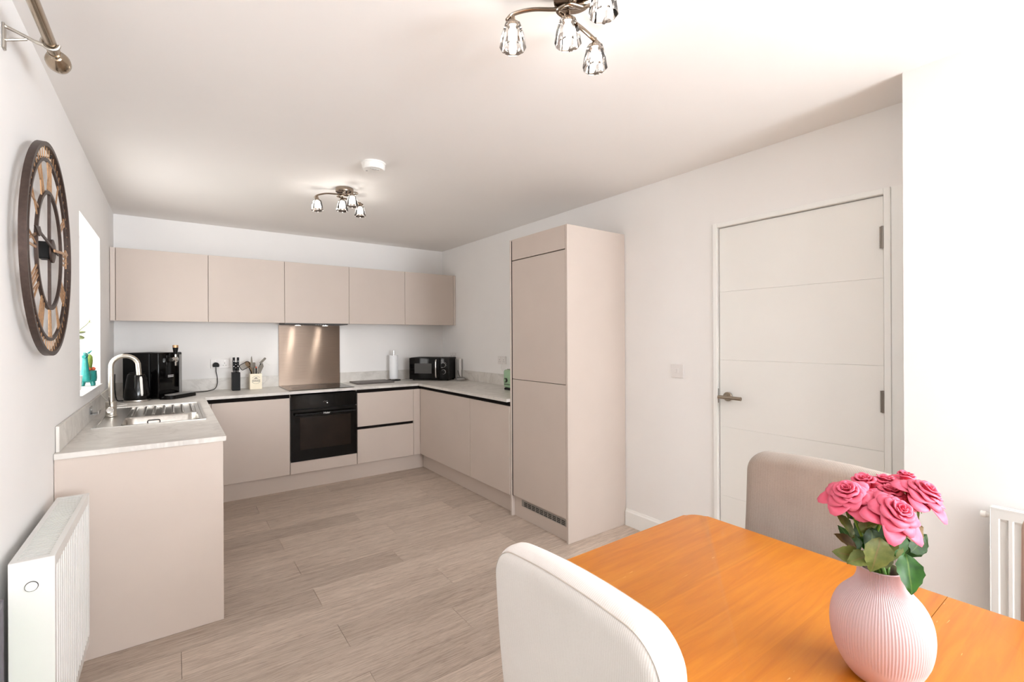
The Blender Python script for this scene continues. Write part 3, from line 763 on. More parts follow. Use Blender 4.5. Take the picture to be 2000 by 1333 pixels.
# knife block
t = thing('knife_block', 'narrow black knife block standing by the wall socket', 'knife block', (0.858, -0.15, WT))
box('block', 'black_satin', t, 0.826, 0.890, -0.19, -0.10, WT + 0.0008, WT + 0.165, 0.003, 2)
knives = [(0.842, -0.155, 0.30, 0.0095), (0.860, -0.125, 0.255, 0.008), (0.874, -0.16, 0.30, 0.0095), (0.868, -0.115, 0.23, 0.007)]
klab = ['black handled knife with the tallest grip on the socket side of the block', 'short black handled knife in the middle of the block', 'tall black handled knife on the utensil side of the block', 'smallest black handled knife at the back of the block']
for (x, y_, h_, r), lb in zip(knives, klab):
    k = thing('knife', lb, 'knife', (x, y_, WT + 0.1655), group='knives in the knife block')
    box('handle', 'black_satin', k, x - r, x + r, y_ - 0.006, y_ + 0.006, WT + 0.18, WT + h_, 0.003, 2)
    box('bolster', 'dark_grey', k, x - r * 0.8, x + r * 0.8, y_ - 0.005, y_ + 0.005, WT + 0.1658, WT + 0.1798)
    for q in (0.3, 0.7): box('rivet', 'steel', k, x - 0.002, x + 0.002, y_ - 0.0068, y_ - 0.0061, WT + 0.18 + (h_ - 0.18) * q, WT + 0.184 + (h_ - 0.18) * q)

# utensil pot
px, py = 1.018, -0.120
t = thing('utensil_pot', 'square cream utensil pot with a dark printed emblem', 'pot', (px, py, WT))
bm = nb(); hw = 0.049
bx(bm, px - hw, px + hw, py - hw, py + hw, WT + 0.0008, WT + 0.006)
for a in ((px - hw, px + hw, py - hw, py - hw + 0.005), (px - hw, px + hw, py + hw - 0.005, py + hw), (px - hw, px - hw + 0.005, py - hw + 0.005, py + hw - 0.005), (px + hw - 0.005, px + hw, py - hw + 0.005, py + hw - 0.005)):
    bx(bm, *a, WT + 0.006, WT + 0.144)
pot = obj('body', bm, 'cream_enamel', t)
ex, ey, ez = px, py - hw - 0.0006, WT + 0.082
bm = nb()   # emblem: house roof in the middle, arcs of dashes above and below
prism(bm, [(ex - 0.021, ez + 0.014), (ex - 0.008, ez + 0.024), (ex, ez + 0.028), (ex + 0.008, ez + 0.024), (ex + 0.021, ez + 0.014), (ex + 0.012, ez + 0.016), (ex + 0.006, ez + 0.019), (ex, ez + 0.016), (ex - 0.006, ez + 0.019), (ex - 0.012, ez + 0.016)], 'y', ey, ey + 0.0004)
for k in range(9):
    a = PI * (0.18 + 0.08 * k); cx, cz = ex + 0.034 * math.cos(a), ez + 0.006 + 0.034 * math.sin(a); bx(bm, cx - 0.0022, cx + 0.0022, ey, ey + 0.0004, cz - 0.0016, cz + 0.0016)
    a = -PI * (0.15 + 0.0875 * k); cx, cz = ex + 0.034 * math.cos(a), ez - 0.004 + 0.026 * math.sin(a); bx(bm, cx - 0.0022, cx + 0.0022, ey, ey + 0.0004, cz - 0.0016, cz + 0.0016)
for k in range(8): bx(bm, ex - 0.032 + k * 0.0085, ex - 0.0265 + k * 0.0085, ey, ey + 0.0004, ez - 0.002, ez + 0.006)
for k in range(10): bx(bm, ex - 0.033 + k * 0.0069, ex - 0.0285 + k * 0.0069, ey, ey + 0.0004, ez - 0.012, ez - 0.0065)
obj('emblem', bm, 'dark_grey', pot)
zb = WT + 0.012
def utensil(name, label, mat, pts, r, n=6, extra=None, flat=1.0):
    u = thing(name, label, 'utensil', Vector(pts[0]))
    bm = nb(); tube(bm, pts, r, n, flat=flat); obj('handle', bm, mat, u, 40)
    if extra: extra(u)
    return u
def blade(M, poly, mat, th=0.003):
    def f(u):
        bm = nb(); prism(bm, poly, 'y', -th / 2, th / 2, M); obj('head', bm, mat, u, 30)
    return f
def oval(rx, rz, n=14): return [(rx * math.cos(2 * PI * k / n), rz * math.sin(2 * PI * k / n)) for k in range(n)]
T = Matrix.Translation; R = Matrix.Rotation
def slotted(u):
    M_ = T((px - 0.085, py - 0.01, WT + 0.22)) @ R(1.05, 4, 'Y')
    bm = nb(); P = rrect(-0.026, 0.026, -0.042, 0.042, 0.012, 3)
    tube(bm, [M_ @ Vector((p[0], 0, p[1])) for p in P] + [M_ @ Vector((P[0][0], 0, P[0][1]))], 0.003, 5)
    hd = obj('head', bm, 'black_satin', u, 40)
    for k in range(7):
        x = -0.020 + k * 0.0067; bm = nb(); tube(bm, [M_ @ Vector((x, 0, -0.04)), M_ @ Vector((x, 0, 0.04))], 0.0016, 5); obj('bar', bm, 'utensil_grey', hd)
utensil('slotted_turner', 'black slotted turner leaning out of the pot towards the knives', 'black_satin', [(px - 0.02, py, zb), (px - 0.035, py - 0.006, WT + 0.16), (px - 0.05, py - 0.01, WT + 0.195)], 0.005, extra=slotted)
utensil('wooden_spoon', 'wooden spoon with a rounded tan bowl', 'utensil_wood', [(px - 0.015, py + 0.025, zb), (px - 0.03, py + 0.03, WT + 0.19)], 0.006, extra=blade(T((px - 0.048, py + 0.03, WT + 0.225)) @ R(-0.7, 4, 'Y'), oval(0.024, 0.042), 'utensil_wood', 0.007))
utensil('spatula', 'tall grey-brown spatula with a pointed blade', 'utensil_grey', [(px - 0.005, py - 0.02, zb), (px - 0.028, py - 0.02, WT + 0.20)], 0.0065, extra=blade(T((px - 0.031, py - 0.02, WT + 0.245)), [(-0.006, 0.05), (-0.012, -0.045), (0.012, -0.045), (0.009, 0.0), (0.0, 0.065)], 'utensil_grey', 0.004))
utensil('ladle', 'green-grey plastic utensil with a squared end', 'utensil_grey', [(px - 0.004, py + 0.01, zb), (px - 0.012, py + 0.01, WT + 0.20)], 0.006, extra=blade(T((px - 0.010, py + 0.01, WT + 0.222)), rrect(-0.013, 0.013, -0.025, 0.025, 0.006, 2), 'utensil_grey', 0.006))
utensil('peeler', 'short black peeler with a red end', 'black_satin', [(px + 0.002, py - 0.03, zb), (px + 0.004, py - 0.03, WT + 0.195)], 0.006, extra=blade(T((px + 0.004, py - 0.03, WT + 0.202)), rrect(-0.006, 0.006, -0.007, 0.007, 0.003, 2), 'cactus_red', 0.008))
utensil('kitchen_tongs', 'black and steel tongs tilted towards the splashback', 'black_satin', [(px + 0.01, py - 0.01, zb), (px + 0.03, py - 0.01, WT + 0.20), (px + 0.045, py - 0.01, WT + 0.235)], 0.006, extra=blade(T((px + 0.062, py - 0.01, WT + 0.262)) @ R(0.75, 4, 'Y'), rrect(-0.010, 0.010, -0.035, 0.035, 0.006, 2), 'utensil_grey', 0.004))
utensil('fish_slice', 'broad steel fish slice with a curved blade', 'utensil_steel', [(px + 0.02, py - 0.025, zb), (px + 0.03, py - 0.025, WT + 0.16)], 0.005, extra=blade(T((px + 0.042, py - 0.025, WT + 0.195)) @ R(0.3, 4, 'Y'), [(-0.018, -0.045), (0.012, -0.05), (0.020, 0.02), (0.004, 0.048), (-0.016, 0.02)], 'utensil_grey', 0.003))
utensil('steel_skewer_hook', 'thin white bent utensil handle pointing at the splashback', 'white_plastic', spline([(px + 0.03, py, zb), (px + 0.046, py, WT + 0.18), (px + 0.055, py, WT + 0.238), (px + 0.075, py, WT + 0.245), (px + 0.125, py, WT + 0.218)], 5), 0.004, 7)

# chopping board, towel roll
t = tag(box('chopping_board', 'slate_board', None, 1.900, 2.290, -0.345, -0.075, WT + 0.0008, WT + 0.016, 0.004, 2), 'dark slate chopping board lying beside the hob', 'chopping board')
tx, ty = 2.372, -0.115
t = thing('paper_towel_holder', 'chrome paper towel holder with a round black base', 'holder', (tx, ty, WT))
bm = nb(); lathe(bm, [(0.075, 0.0008), (0.075, 0.008), (0.07, 0.011)], 28, (tx, ty, WT)); obj('base', bm, 'black_satin', t, 40)
bm = nb(); lathe(bm, [(0.03, 0.0112), (0.028, 0.018), (0.007, 0.02), (0.007, 0.30), (0.010, 0.302), (0.010, 0.33), (0.006, 0.334)], 20, (tx, ty, WT)); obj('rod', bm, 'chrome', t, 40)
bm = nb(); lathe(bm, [(0.019, 0.0205), (0.045, 0.0205), (0.046, 0.03), (0.046, 0.275), (0.045, 0.28), (0.019, 0.28)], 30, (tx, ty, WT), cap0=False, cap1=False)
tag(obj('paper_towel_roll', bm, 'paper_white', None, 40), 'white paper towel roll standing on its holder by the microwave', 'paper towel')

# microwave, diagonal in the corner
ma = Vector((2.517, -0.205)); mb_ = Vector((2.826, -0.545))
mang = math.atan2((mb_ - ma).y, (mb_ - ma).x); mw_ = (mb_ - ma).length
t = thing('microwave', 'black microwave oven set diagonally in the worktop corner', 'microwave', (ma.x, ma.y, WT), mang)
Hm = 0.252
# local: +x along the front left to right, +y to the back
bm = nb(); bx(bm, 0.004, mw_ - 0.004, 0.021, 0.262, 0.012, Hm, 0.006, 2); mbody = obj('body', bm, 'black_satin', t, 40, True)
bm = nb(); bx(bm, 0, 0.345, 0, 0.020, 0.012, Hm - 0.003, 0.003, 2); md = obj('door', bm, 'black_gloss', t, 40, True)
bm = nb(); bx(bm, 0.062, 0.262, -0.0012, -0.0002, 0.078, 0.188, 0.0004, 1); obj('window', bm, 'dark_grey', md, None, True)
bm = nb(); tube(bm, spline([(0.318, 0.0, 0.036), (0.318, -0.018, 0.05), (0.318, -0.024, 0.13), (0.318, -0.018, 0.215), (0.318, 0.0, 0.23)], 5), 0.0085, 10); obj('handle', bm, 'chrome', md, 40, True)
bm = nb(); bx(bm, 0.347, mw_, 0, 0.020, 0.012, Hm - 0.003, 0.003, 2); mc = obj('control_panel', bm, 'black_gloss', t, 40, True)
for z in (0.098, 0.172):
    bm = nb(); lathe(bm, [(0.0235, 0), (0.0235, 0.012), (0.018, 0.015)], 24, M=T((0.400, -0.0003, z)) @ R(PI / 2, 4, 'X')); kb = obj('knob', bm, 'black_satin', mc, 40, True)
    bm = nb(); lathe(bm, [(0.0255, 0), (0.0255, 0.005), (0.0236, 0.005), (0.0236, 0)], 24, M=T((0.400, -0.0003, z)) @ R(PI / 2, 4, 'X'), cap0=False, cap1=False); kr = obj('knob_ring', bm, 'white_print', mc, 40, True); kr['label'] = 'pale ring round the knob'
    bm = nb(); bx(bm, 0.372, 0.390, -0.0008, -0.0002, z + 0.044, z + 0.050); obj('print', bm, 'grey_plastic', mc, None, True)
for k in range(6):
    a = 2.4 - k * 0.5; bm = nb(); cx, cz = 0.400 + 0.034 * math.cos(a), 0.172 + 0.034 * math.sin(a); bx(bm, cx - 0.0018, cx + 0.0018, -0.0008, -0.0002, cz - 0.0018, cz + 0.0018); obj('print_dot', bm, 'white_print', mc, None, True)
for x in (0.03, mw_ - 0.03):
    for yy in (0.05, 0.23): bm = nb(); lathe(bm, [(0.012, 0.0008), (0.012, 0.0118)], 12, (x, yy, 0)); obj('foot', bm, 'black_matt', t, 40, True)
for k in range(5): bm = nb(); bx(bm, 0.10 + k * 0.035, 0.125 + k * 0.035, 0.05, 0.22, Hm + 0.0001, Hm + 0.0006); obj('vent', bm, 'black_matt', mbody, None, True)

t = thing('wifi_router', 'white upright router standing behind the microwave by the wall', 'router', (3.0, -0.46, WT))
box('case', 'white_plastic', t, 2.985, 3.015, -0.50, -0.40, WT + 0.008, WT + 0.235, 0.008, 3); box('foot', 'white_plastic', t, 2.972, 3.0235, -0.485, -0.415, WT + 0.0008, WT + 0.0078, 0.001, 1)
t = thing('smart_speaker', 'low round grey speaker beside the microwave', 'speaker', (2.945, -0.60, WT))
bm = nb(); lathe(bm, [(0.044, 0.0008), (0.050, 0.008), (0.050, 0.026), (0.046, 0.033)], 28, (2.945, -0.60, WT)); obj('body', bm, 'grey_plastic', t, 40)
bm = nb(); lathe(bm, [(0.045, 0.0332), (0.043, 0.036)], 28, (2.945, -0.60, WT)); obj('top', bm, 'dark_grey', t, 40)
bm = nb(); tube(bm, spline([(2.972, -0.556, 0.894), (2.985, -0.52, 0.91), (2.972, -0.505, 0.95), (2.968, -0.49, 0.99)], 6), 0.003, 6); obj('cord', bm, 'black_satin', t, 40)

# toaster
t = thing('toaster', 'sage green toaster with dark dials beside the tall fridge housing', 'toaster', (2.87, -1.76, WT))
bm = nb(); bx(bm, 2.80, 2.955, -1.90, -1.615, WT + 0.018, WT + 0.182, 0.022, 4); tb = obj('body', bm, 'sage_enamel', t, 40)
box('base', 'black_satin', t, 2.808, 2.947, -1.893, -1.622, WT + 0.0008, WT + 0.0178, 0.003, 1)
box('top_plate', 'chrome', t, 2.825, 2.93, -1.87, -1.645, WT + 0.1822, WT + 0.187, 0.002, 1)
for k in range(2): box('slot', 'black_matt', t, 2.843 + k * 0.042, 2.871 + k * 0.042, -1.855, -1.66, WT + 0.1872, WT + 0.188)
box('lever', 'black_satin', t, 2.862, 2.892, -1.6148, -1.585, WT + 0.118, WT + 0.130, 0.003, 1); box('lever_slot', 'black_matt', t, 2.872, 2.882, -1.6148, -1.613, WT + 0.05, WT + 0.15)
for k in range(2):
    yy = -1.665 - k * 0.095
    bm = nb(); lathe(bm, [(0.020, 0), (0.020, 0.012)], 22, M=T((2.7998, yy, WT + 0.088)) @ R(-PI / 2, 4, 'Y')); dl = obj('dial', bm, 'dark_grey', t, 40)
    bm = nb(); lathe(bm, [(0.013, 0.0122), (0.013, 0.016)], 20, M=T((2.7998, yy, WT + 0.088)) @ R(-PI / 2, 4, 'Y')); obj('dial_cap', bm, 'sage_enamel', dl, 40)
for k in range(6): box('button', 'dark_grey', t, 2.796, 2.7998, -1.652 - k * 0.022, -1.642 - k * 0.022, WT + 0.046, WT + 0.056, 0.001, 1)
bm = nb(); tube(bm, spline([(W - 0.012, -1.28, 1.10), (W - 0.03, -1.29, 1.05), (W - 0.025, -1.36, 0.98), (W - 0.02, -1.5, 0.93), (2.99, -1.62, 0.889), (2.96, -1.70, 0.893)], 6), 0.003, 6); obj('cord', bm, 'white_plastic', t, 40)

# ---------------------------------------------------------------- window sill plants
SZ = KW[2] + 0.0065
t = thing('planter', 'teal animal-shaped planter with a long neck on the window sill', 'planter', (-0.05, -1.05, SZ))
cx, cy = -0.045, -1.06
bm = nb(); lathe(bm, [(0.030, 0.022), (0.042, 0.028), (0.045, 0.05), (0.043, 0.095), (0.038, 0.097), (0.036, 0.085)], 18, (cx, cy, SZ), cap1=True); obj('pot', bm, 'teal_ceramic', t, 50)
for sx in (-1, 1):
    for sy in (-1, 1): bm = nb(); tube(bm, [(cx + sx * 0.026, cy + sy * 0.026, SZ + 0.0006), (cx + sx * 0.022, cy + sy * 0.022, SZ + 0.03)], [0.009, 0.012], 8); obj('leg', bm, 'teal_ceramic', t, 50)
bm = nb(); tube(bm, [(cx - 0.004, cy - 0.052, SZ + 0.04), (cx - 0.006, cy - 0.064, SZ + 0.09), (cx - 0.006, cy - 0.070, SZ + 0.15), (cx - 0.006, cy - 0.072, SZ + 0.185)], [0.026, 0.022, 0.016, 0.014], 10)
nk = obj('neck', bm, 'teal_ceramic', t, 50)
bm = nb(); tube(bm, [(cx - 0.006, cy - 0.056, SZ + 0.19), (cx - 0.006, cy - 0.085, SZ + 0.196), (cx - 0.006, cy - 0.115, SZ + 0.188)], [0.012, 0.019, 0.010], 10); obj('head', bm, 'teal_ceramic', nk, 50)
bm = nb(); tube(bm, [(cx + 0.008, cy - 0.066, SZ + 0.207), (cx + 0.026, cy - 0.055, SZ + 0.226)], [0.007, 0.002], 6); obj('ear', bm, 'teal_ceramic', nk, 50)
ct = thing('cactus', 'small prickly green cactus with red side shoots in the teal planter', 'cactus', (cx, cy, SZ + 0.097))
bm = nb(); tube(bm, [(cx, cy + 0.005, SZ + 0.09), (cx, cy + 0.006, SZ + 0.12), (cx + 0.002, cy + 0.008, SZ + 0.16), (cx + 0.006, cy + 0.012, SZ + 0.188), (cx + 0.008, cy + 0.014, SZ + 0.20)], [0.014, 0.020, 0.022, 0.016, 0.005], 12); obj('stem', bm, 'cactus_green', ct, 50)
for a, b in ((0.024, 0.012), (-0.022, 0.0), (0.006, -0.024)): 
    bm = nb(); bmesh.ops.create_icosphere(bm, subdivisions=2, radius=0.013, matrix=T((cx + a, cy + b, SZ + 0.106))); obj('side_shoot', bm, 'cactus_red', ct, 60)
t = thing('succulent', 'pale fleshy-leaved plant in a white pot on the window sill', 'plant', (-0.09, -1.50, SZ))
bm = nb(); lathe(bm, [(0.035, 0.0006), (0.05, 0.01), (0.056, 0.09), (0.05, 0.092), (0.046, 0.075)], 20, (-0.075, -1.50, SZ)); obj('pot', bm, 'white_plastic', t, 40)
bm = nb(); tube(bm, spline([(-0.075, -1.50, SZ + 0.07), (-0.07, -1.49, SZ + 0.2), (-0.06, -1.46, SZ + 0.30), (-0.045, -1.37, SZ + 0.35), (-0.03, -1.25, SZ + 0.385), (-0.027, -1.17, SZ + 0.405)], 6), 0.0025, 6); stm = obj('stem', bm, 'succulent_green', t, 50)
def fleshy(p, d, L, wd):
    d = Vector(d).normalized(); M_ = T(Vector(p) + d * L * 0.5) @ d.to_track_quat('X', 'Z').to_matrix().to_4x4() @ Matrix.Diagonal((L / 2, wd / 2, wd / 4, 1))
    bm = nb(); bmesh.ops.create_uvsphere(bm, u_segments=14, v_segments=8, radius=1, matrix=M_); obj('leaf', bm, 'succulent_green', t, 60)
fleshy((-0.055, -1.43, SZ + 0.315), (0.12, 1, -0.12), 0.11, 0.045); fleshy((-0.05, -1.42, SZ + 0.335), (0.15, 1, 0.05), 0.12, 0.03)
fleshy((-0.07, -1.48, SZ + 0.25), (0.2, -1, 0.3), 0.10, 0.04); fleshy((-0.07, -1.49, SZ + 0.18), (0.1, 0.8, 0.3), 0.10, 0.04)
for dv in ((0.3, 1, 0.5), (0.2, 0.6, 1), (0.5, 1, -0.2)):
    b0 = Vector((-0.027, -1.17, SZ + 0.405)); bm = nb(); tube(bm, [b0, b0 + Vector(dv).normalized() * 0.03], [0.003, 0.001], 5); obj('bud', bm, 'succulent_green', stm)

# ================================================================== CEILING: lamps and alarm
def ceiling_lamp(label, cx, cy, rot=0.0):
    t = thing('ceiling_lamp', label, 'ceiling lamp', (cx, cy, H), group='four-arm ceiling lamps')
    bm = nb(); lathe(bm, [(0.060, -0.0005), (0.061, -0.012), (0.058, -0.026), (0.050, -0.028)], 36, (cx, cy, H)); obj('ceiling_plate', bm, 'antique_chrome', t, 40)
    bm = nb(); lathe(bm, [(0.012, -0.0285), (0.012, -0.036), (0.014, -0.040), (0.006, -0.044)], 16, (cx, cy, H)); obj('boss', bm, 'chrome', t, 40)
    za = H - 0.045
    ca, sa = math.cos(rot), math.sin(rot)
    def rt(p): return (p[0] * ca - p[1] * sa, p[0] * sa + p[1] * ca) + tuple(p[2:])
    heads = [rt(p) for p in ((-0.136, 0.124), (-0.012, 0.010), (0.148, 0.052), (-0.020, -0.142))]
    arms = [[(-0.152, 0.134, za - 0.024), (-0.134, 0.124, za - 0.004), (-0.085, 0.092, za + 0.012), (-0.02, 0.040, za + 0.010), (0.040, -0.03, za + 0.006), (0.045, -0.09, za), (0.015, -0.128, za - 0.006), (-0.022, -0.144, za - 0.016)],
            [(0.015, -0.022, za - 0.006), (-0.030, -0.012, za - 0.010), (-0.040, 0.022, za - 0.012), (-0.010, 0.030, za - 0.014), (0.05, 0.034, za - 0.014), (0.11, 0.044, za - 0.016), (0.148, 0.052, za - 0.018), (0.170, 0.056, za - 0.020)]]
    arms = [[rt(p) for p in A_] for A_ in arms]
    for A_ in arms:
        bm = nb(); tube(bm, spline([(cx + a, cy + b, z) for a, b, z in A_], 8), 0.0075, 10, flat=0.7); obj('arm', bm, 'antique_chrome', t, 40)
    for hx, hy in heads:
        X, Y_ = cx + hx, cy + hy; zt_ = za - 0.022
        bm = nb(); lathe(bm, [(0.006, 0.012), (0.008, 0.0), (0.017, -0.012), (0.017, -0.022)], 16, (X, Y_, zt_)); hd = obj('lamp_holder', bm, 'antique_chrome', t, 40)
        bm = nb(); lathe(bm, [(0.0175, -0.012), (0.026, -0.016), (0.035, -0.045), (0.040, -0.078)], 10, (X, Y_, zt_), cap0=False, cap1=False); obj('glass_shade', bm, 'lamp_glass', hd)
        bm = nb(); lathe(bm, [(0.0395, -0.072), (0.0415, -0.086), (0.038, -0.090), (0.028, -0.086), (0.027, -0.078)], 10, (X, Y_, zt_), cap0=False, cap1=False); obj('glass_rim', bm, 'lamp_glass_rim', hd)
        bm = nb(); lathe(bm, [(0.0, -0.0225), (0.008, -0.024), (0.013, -0.036), (0.014, -0.06), (0.009, -0.071), (0.0, -0.074)], 14, (X, Y_, zt_), cap0=False, cap1=False); obj('bulb', bm, 'bulb_glow', hd, 60)
    return t
ceiling_lamp('bronze four-arm ceiling lamp with lit glass shades above the dining table', 1.382, -4.035)
ceiling_lamp('bronze four-arm ceiling lamp with lit glass shades in the middle of the kitchen', 1.367, -1.755, 0.2)
t = thing('smoke_alarm', 'round white smoke alarm on the ceiling near the kitchen lamp', 'smoke alarm', (1.368, -2.335, H))
bm = nb(); lathe(bm, [(0.070, -0.0005), (0.070, -0.008), (0.066, -0.010)], 36, (1.368, -2.335, H)); obj('base', bm, 'white_plastic', t, 40)
bm = nb(); lathe(bm, [(0.066, -0.0102), (0.066, -0.032), (0.060, -0.042), (0.020, -0.044)], 36, (1.368, -2.335, H)); obj('cover', bm, 'white_plastic', t, 40)
for k in range(6): box('vent', 'radiator_white', t, 1.342 + k * 0.009, 1.347 + k * 0.009, -2.37, -2.35, H - 0.0462, H - 0.0436)
bm = nb(); lathe(bm, [(0.006, 0), (0.006, -0.002)], 12, (1.335, -2.31, H - 0.0435)); obj('test_button', bm, 'grey_plastic', t, 40)

# ================================================================== LEFT WALL: clock, pole, radiator
ky0, kz0 = -2.742, 1.668
t = thing('wall_clock', 'large round skeleton clock with gold roman numerals on the left wall', 'clock', (0.03, ky0, kz0 - 0.38))
def hoop(name, r0, r1, x0, x1, n=72, par=t, mat='iron_bronze'):
    bm = nb(); rings = []
    for r, x in ((r0, x0), (r1, x0), (r1, x1), (r0, x1)):
        rings.append([bm.verts.new((x, ky0 + r * math.sin(2 * PI * i / n), kz0 + r * math.cos(2 * PI * i / n))) for i in range(n)])
    for a in range(4):
        A_, B_ = rings[a], rings[(a + 1) % 4]
        for i in range(n): j = (i + 1) % n; bm.faces.new((A_[i], A_[j], B_[j], B_[i]))
    return obj(name, bm, mat, par, 40)
hoop('outer_ring', 0.361, 0.375, 0.030, 0.048)
hoop('middle_ring', 0.311, 0.322, 0.035, 0.043)
hoop('inner_ring', 0.199, 0.211, 0.035, 0.044)
box('upright_bar', 'iron_bronze', t, 0.035, 0.043, ky0 - 0.006, ky0 + 0.006, kz0 - 0.201, kz0 + 0.201)
def cl(r, a): return (ky0 + r * math.sin(a), kz0 + r * math.cos(a))   # a clockwise from 12, seen from the room
def cbar(bm, p, q, wd, x0, x1):
    p, q = Vector(p), Vector(q); d_ = (q - p).normalized(); n_ = Vector((-d_.y, d_.x)) * wd / 2
    prism(bm, [tuple(p + n_), tuple(q + n_), tuple(q - n_), tuple(p - n_)], 'x', x0, x1)
for k in range(60):
    a = 2 * PI * k / 60; bm = nb(); cbar(bm, cl(0.3222, a), cl(0.3608, a), 0.006 if k % 5 == 0 else 0.0035, 0.038, 0.0405); obj('minute_mark', bm, 'antique_gold', t)
numerals = ['XII', 'I', 'II', 'III', 'IIII', 'V', 'VI', 'VII', 'VIII', 'IX', 'X', 'XI']
for k, s in enumerate(numerals):
    a0 = 2 * PI * k / 12; bm = nb(); wid = {'I': 0.0175, 'V': 0.036, 'X': 0.038}
    tot = sum(wid[c_] for c_ in s); pos = -tot / 2
    er = Vector((math.sin(a0), math.cos(a0))); et = Vector((math.cos(a0), -math.sin(a0))); o_ = Vector((ky0, kz0))
    def P2(tt, rr): return tuple(o_ + er * rr + et * tt)
    for c_ in s:
        m = pos + wid[c_] / 2; h2 = wid[c_] / 2 - 0.004
        if c_ == 'I': cbar(bm, P2(m, 0.2112), P2(m, 0.3105), 0.007, 0.038, 0.0415)
        if c_ == 'V': cbar(bm, P2(m - h2, 0.3105), P2(m, 0.2112), 0.007, 0.038, 0.0415); cbar(bm, P2(m + h2, 0.3105), P2(m, 0.2112), 0.005, 0.038, 0.0415)
        if c_ == 'X': cbar(bm, P2(m - h2, 0.3105), P2(m + h2, 0.2112), 0.008, 0.038, 0.0415); cbar(bm, P2(m + h2, 0.3105), P2(m - h2, 0.2112), 0.005, 0.038, 0.0415)
        pos += wid[c_]
    cbar(bm, P2(-tot / 2, 0.308), P2(tot / 2, 0.308), 0.006, 0.038, 0.042)
    obj('numeral', bm, 'antique_gold', t)
box('movement_box', 'black_satin', t, 0.012, 0.0445, ky0 - 0.03, ky0 + 0.03, kz0 - 0.03, kz0 + 0.03, 0.003, 1)
bm = nb(); lathe(bm, [(0.042, 0), (0.042, 0.005), (0.03, 0.008)], 30, M=T((0.0446, ky0, kz0)) @ R(PI / 2, 4, 'Y')); obj('hub', bm, 'iron_bronze', t, 40)
def hand(nm, a, L, tail, mat, x):
    bm = nb(); cbar(bm, cl(-tail, a), cl(L * 0.72, a), 0.009, x, x + 0.004)
    er = Vector((math.sin(a), math.cos(a))); et = Vector((math.cos(a), -math.sin(a))); o_ = Vector((ky0, kz0))
    q = [o_ + er * (L * 0.70), o_ + er * (L * 0.80) + et * 0.016, o_ + er * L, o_ + er * (L * 0.80) - et * 0.016]
    prism(bm, [tuple(v) for v in q], 'x', x, x + 0.004); obj(nm, bm, mat, t)
hand('minute_hand', math.radians(276), 0.315, 0.05, 'iron_bronze', 0.0528)
hand('hour_hand', math.radians(85), 0.20, 0.05, 'antique_gold', 0.0572)
bm = nb(); tube(bm, [(0.0005, ky0, kz0 + 0.335), (0.045, ky0, kz0 + 0.335), (0.045, ky0, kz0 + 0.345)], 0.003, 6); bx(bm, 0.0006, 0.004, ky0 - 0.006, ky0 + 0.006, kz0 + 0.29, kz0 + 0.342)
obj('hanging_bracket', bm, 'black_matt', t)

# curtain pole
pxx, pzz = 0.100, 2.247
t = thing('curtain_pole', 'antique brass curtain pole with an egg-shaped finial high on the left wall', 'curtain pole', (pxx, -3.0, pzz))
bm = nb(); tube(bm, [(pxx, -8.55, pzz), (pxx, -3.058, pzz)], 0.0145, 18); obj('rod', bm, 'pole_metal', t, 40)
Mf = T((pxx, -3.058, pzz)) @ R(-PI / 2, 4, 'X')
bm = nb(); lathe(bm, [(0.0165, 0.0005), (0.0165, 0.012), (0.011, 0.014), (0.011, 0.026), (0.015, 0.028), (0.016, 0.032), (0.026, 0.042), (0.0315, 0.058), (0.0315, 0.076), (0.026, 0.094), (0.015, 0.105), (0.0, 0.109)], 28, M=Mf, cap1=False); obj('finial', bm, 'pole_metal', t, 40)
bm = nb(); lathe(bm, [(0.0165, 0.0005), (0.0165, 0.012), (0.011, 0.014), (0.011, 0.026), (0.026, 0.042), (0.0315, 0.066), (0.026, 0.094), (0.0, 0.109)], 28, M=T((pxx, -8.55, pzz)) @ R(PI / 2, 4, 'X'), cap1=False); obj('finial', bm, 'pole_metal', t, 40)
for yb in (-3.11, -5.8, -8.45):
    bm = nb()
    bx(bm, 0.0006, 0.006, yb - 0.011, yb + 0.011, 2.195, 2.268, 0.001, 1)
    tube(bm, [(0.006, yb, 2.262), (0.045, yb, 2.248), (0.07, yb, 2.238)], 0.005, 8); tube(bm, [(0.006, yb, 2.222), (0.05, yb, 2.240)], 0.004, 8)
    tube(bm, [(pxx + 0.0195 * math.cos(a), yb, pzz + 0.0195 * math.sin(a)) for a in [PI + k / 10 * PI * 1.1 for k in range(-2, 10)]], 0.0045, 8)
    tube(bm, [(0.068, yb, 2.239), (0.084, yb, 2.236)], 0.006, 8)
    obj('bracket', bm, 'brushed_nickel', t, 40)

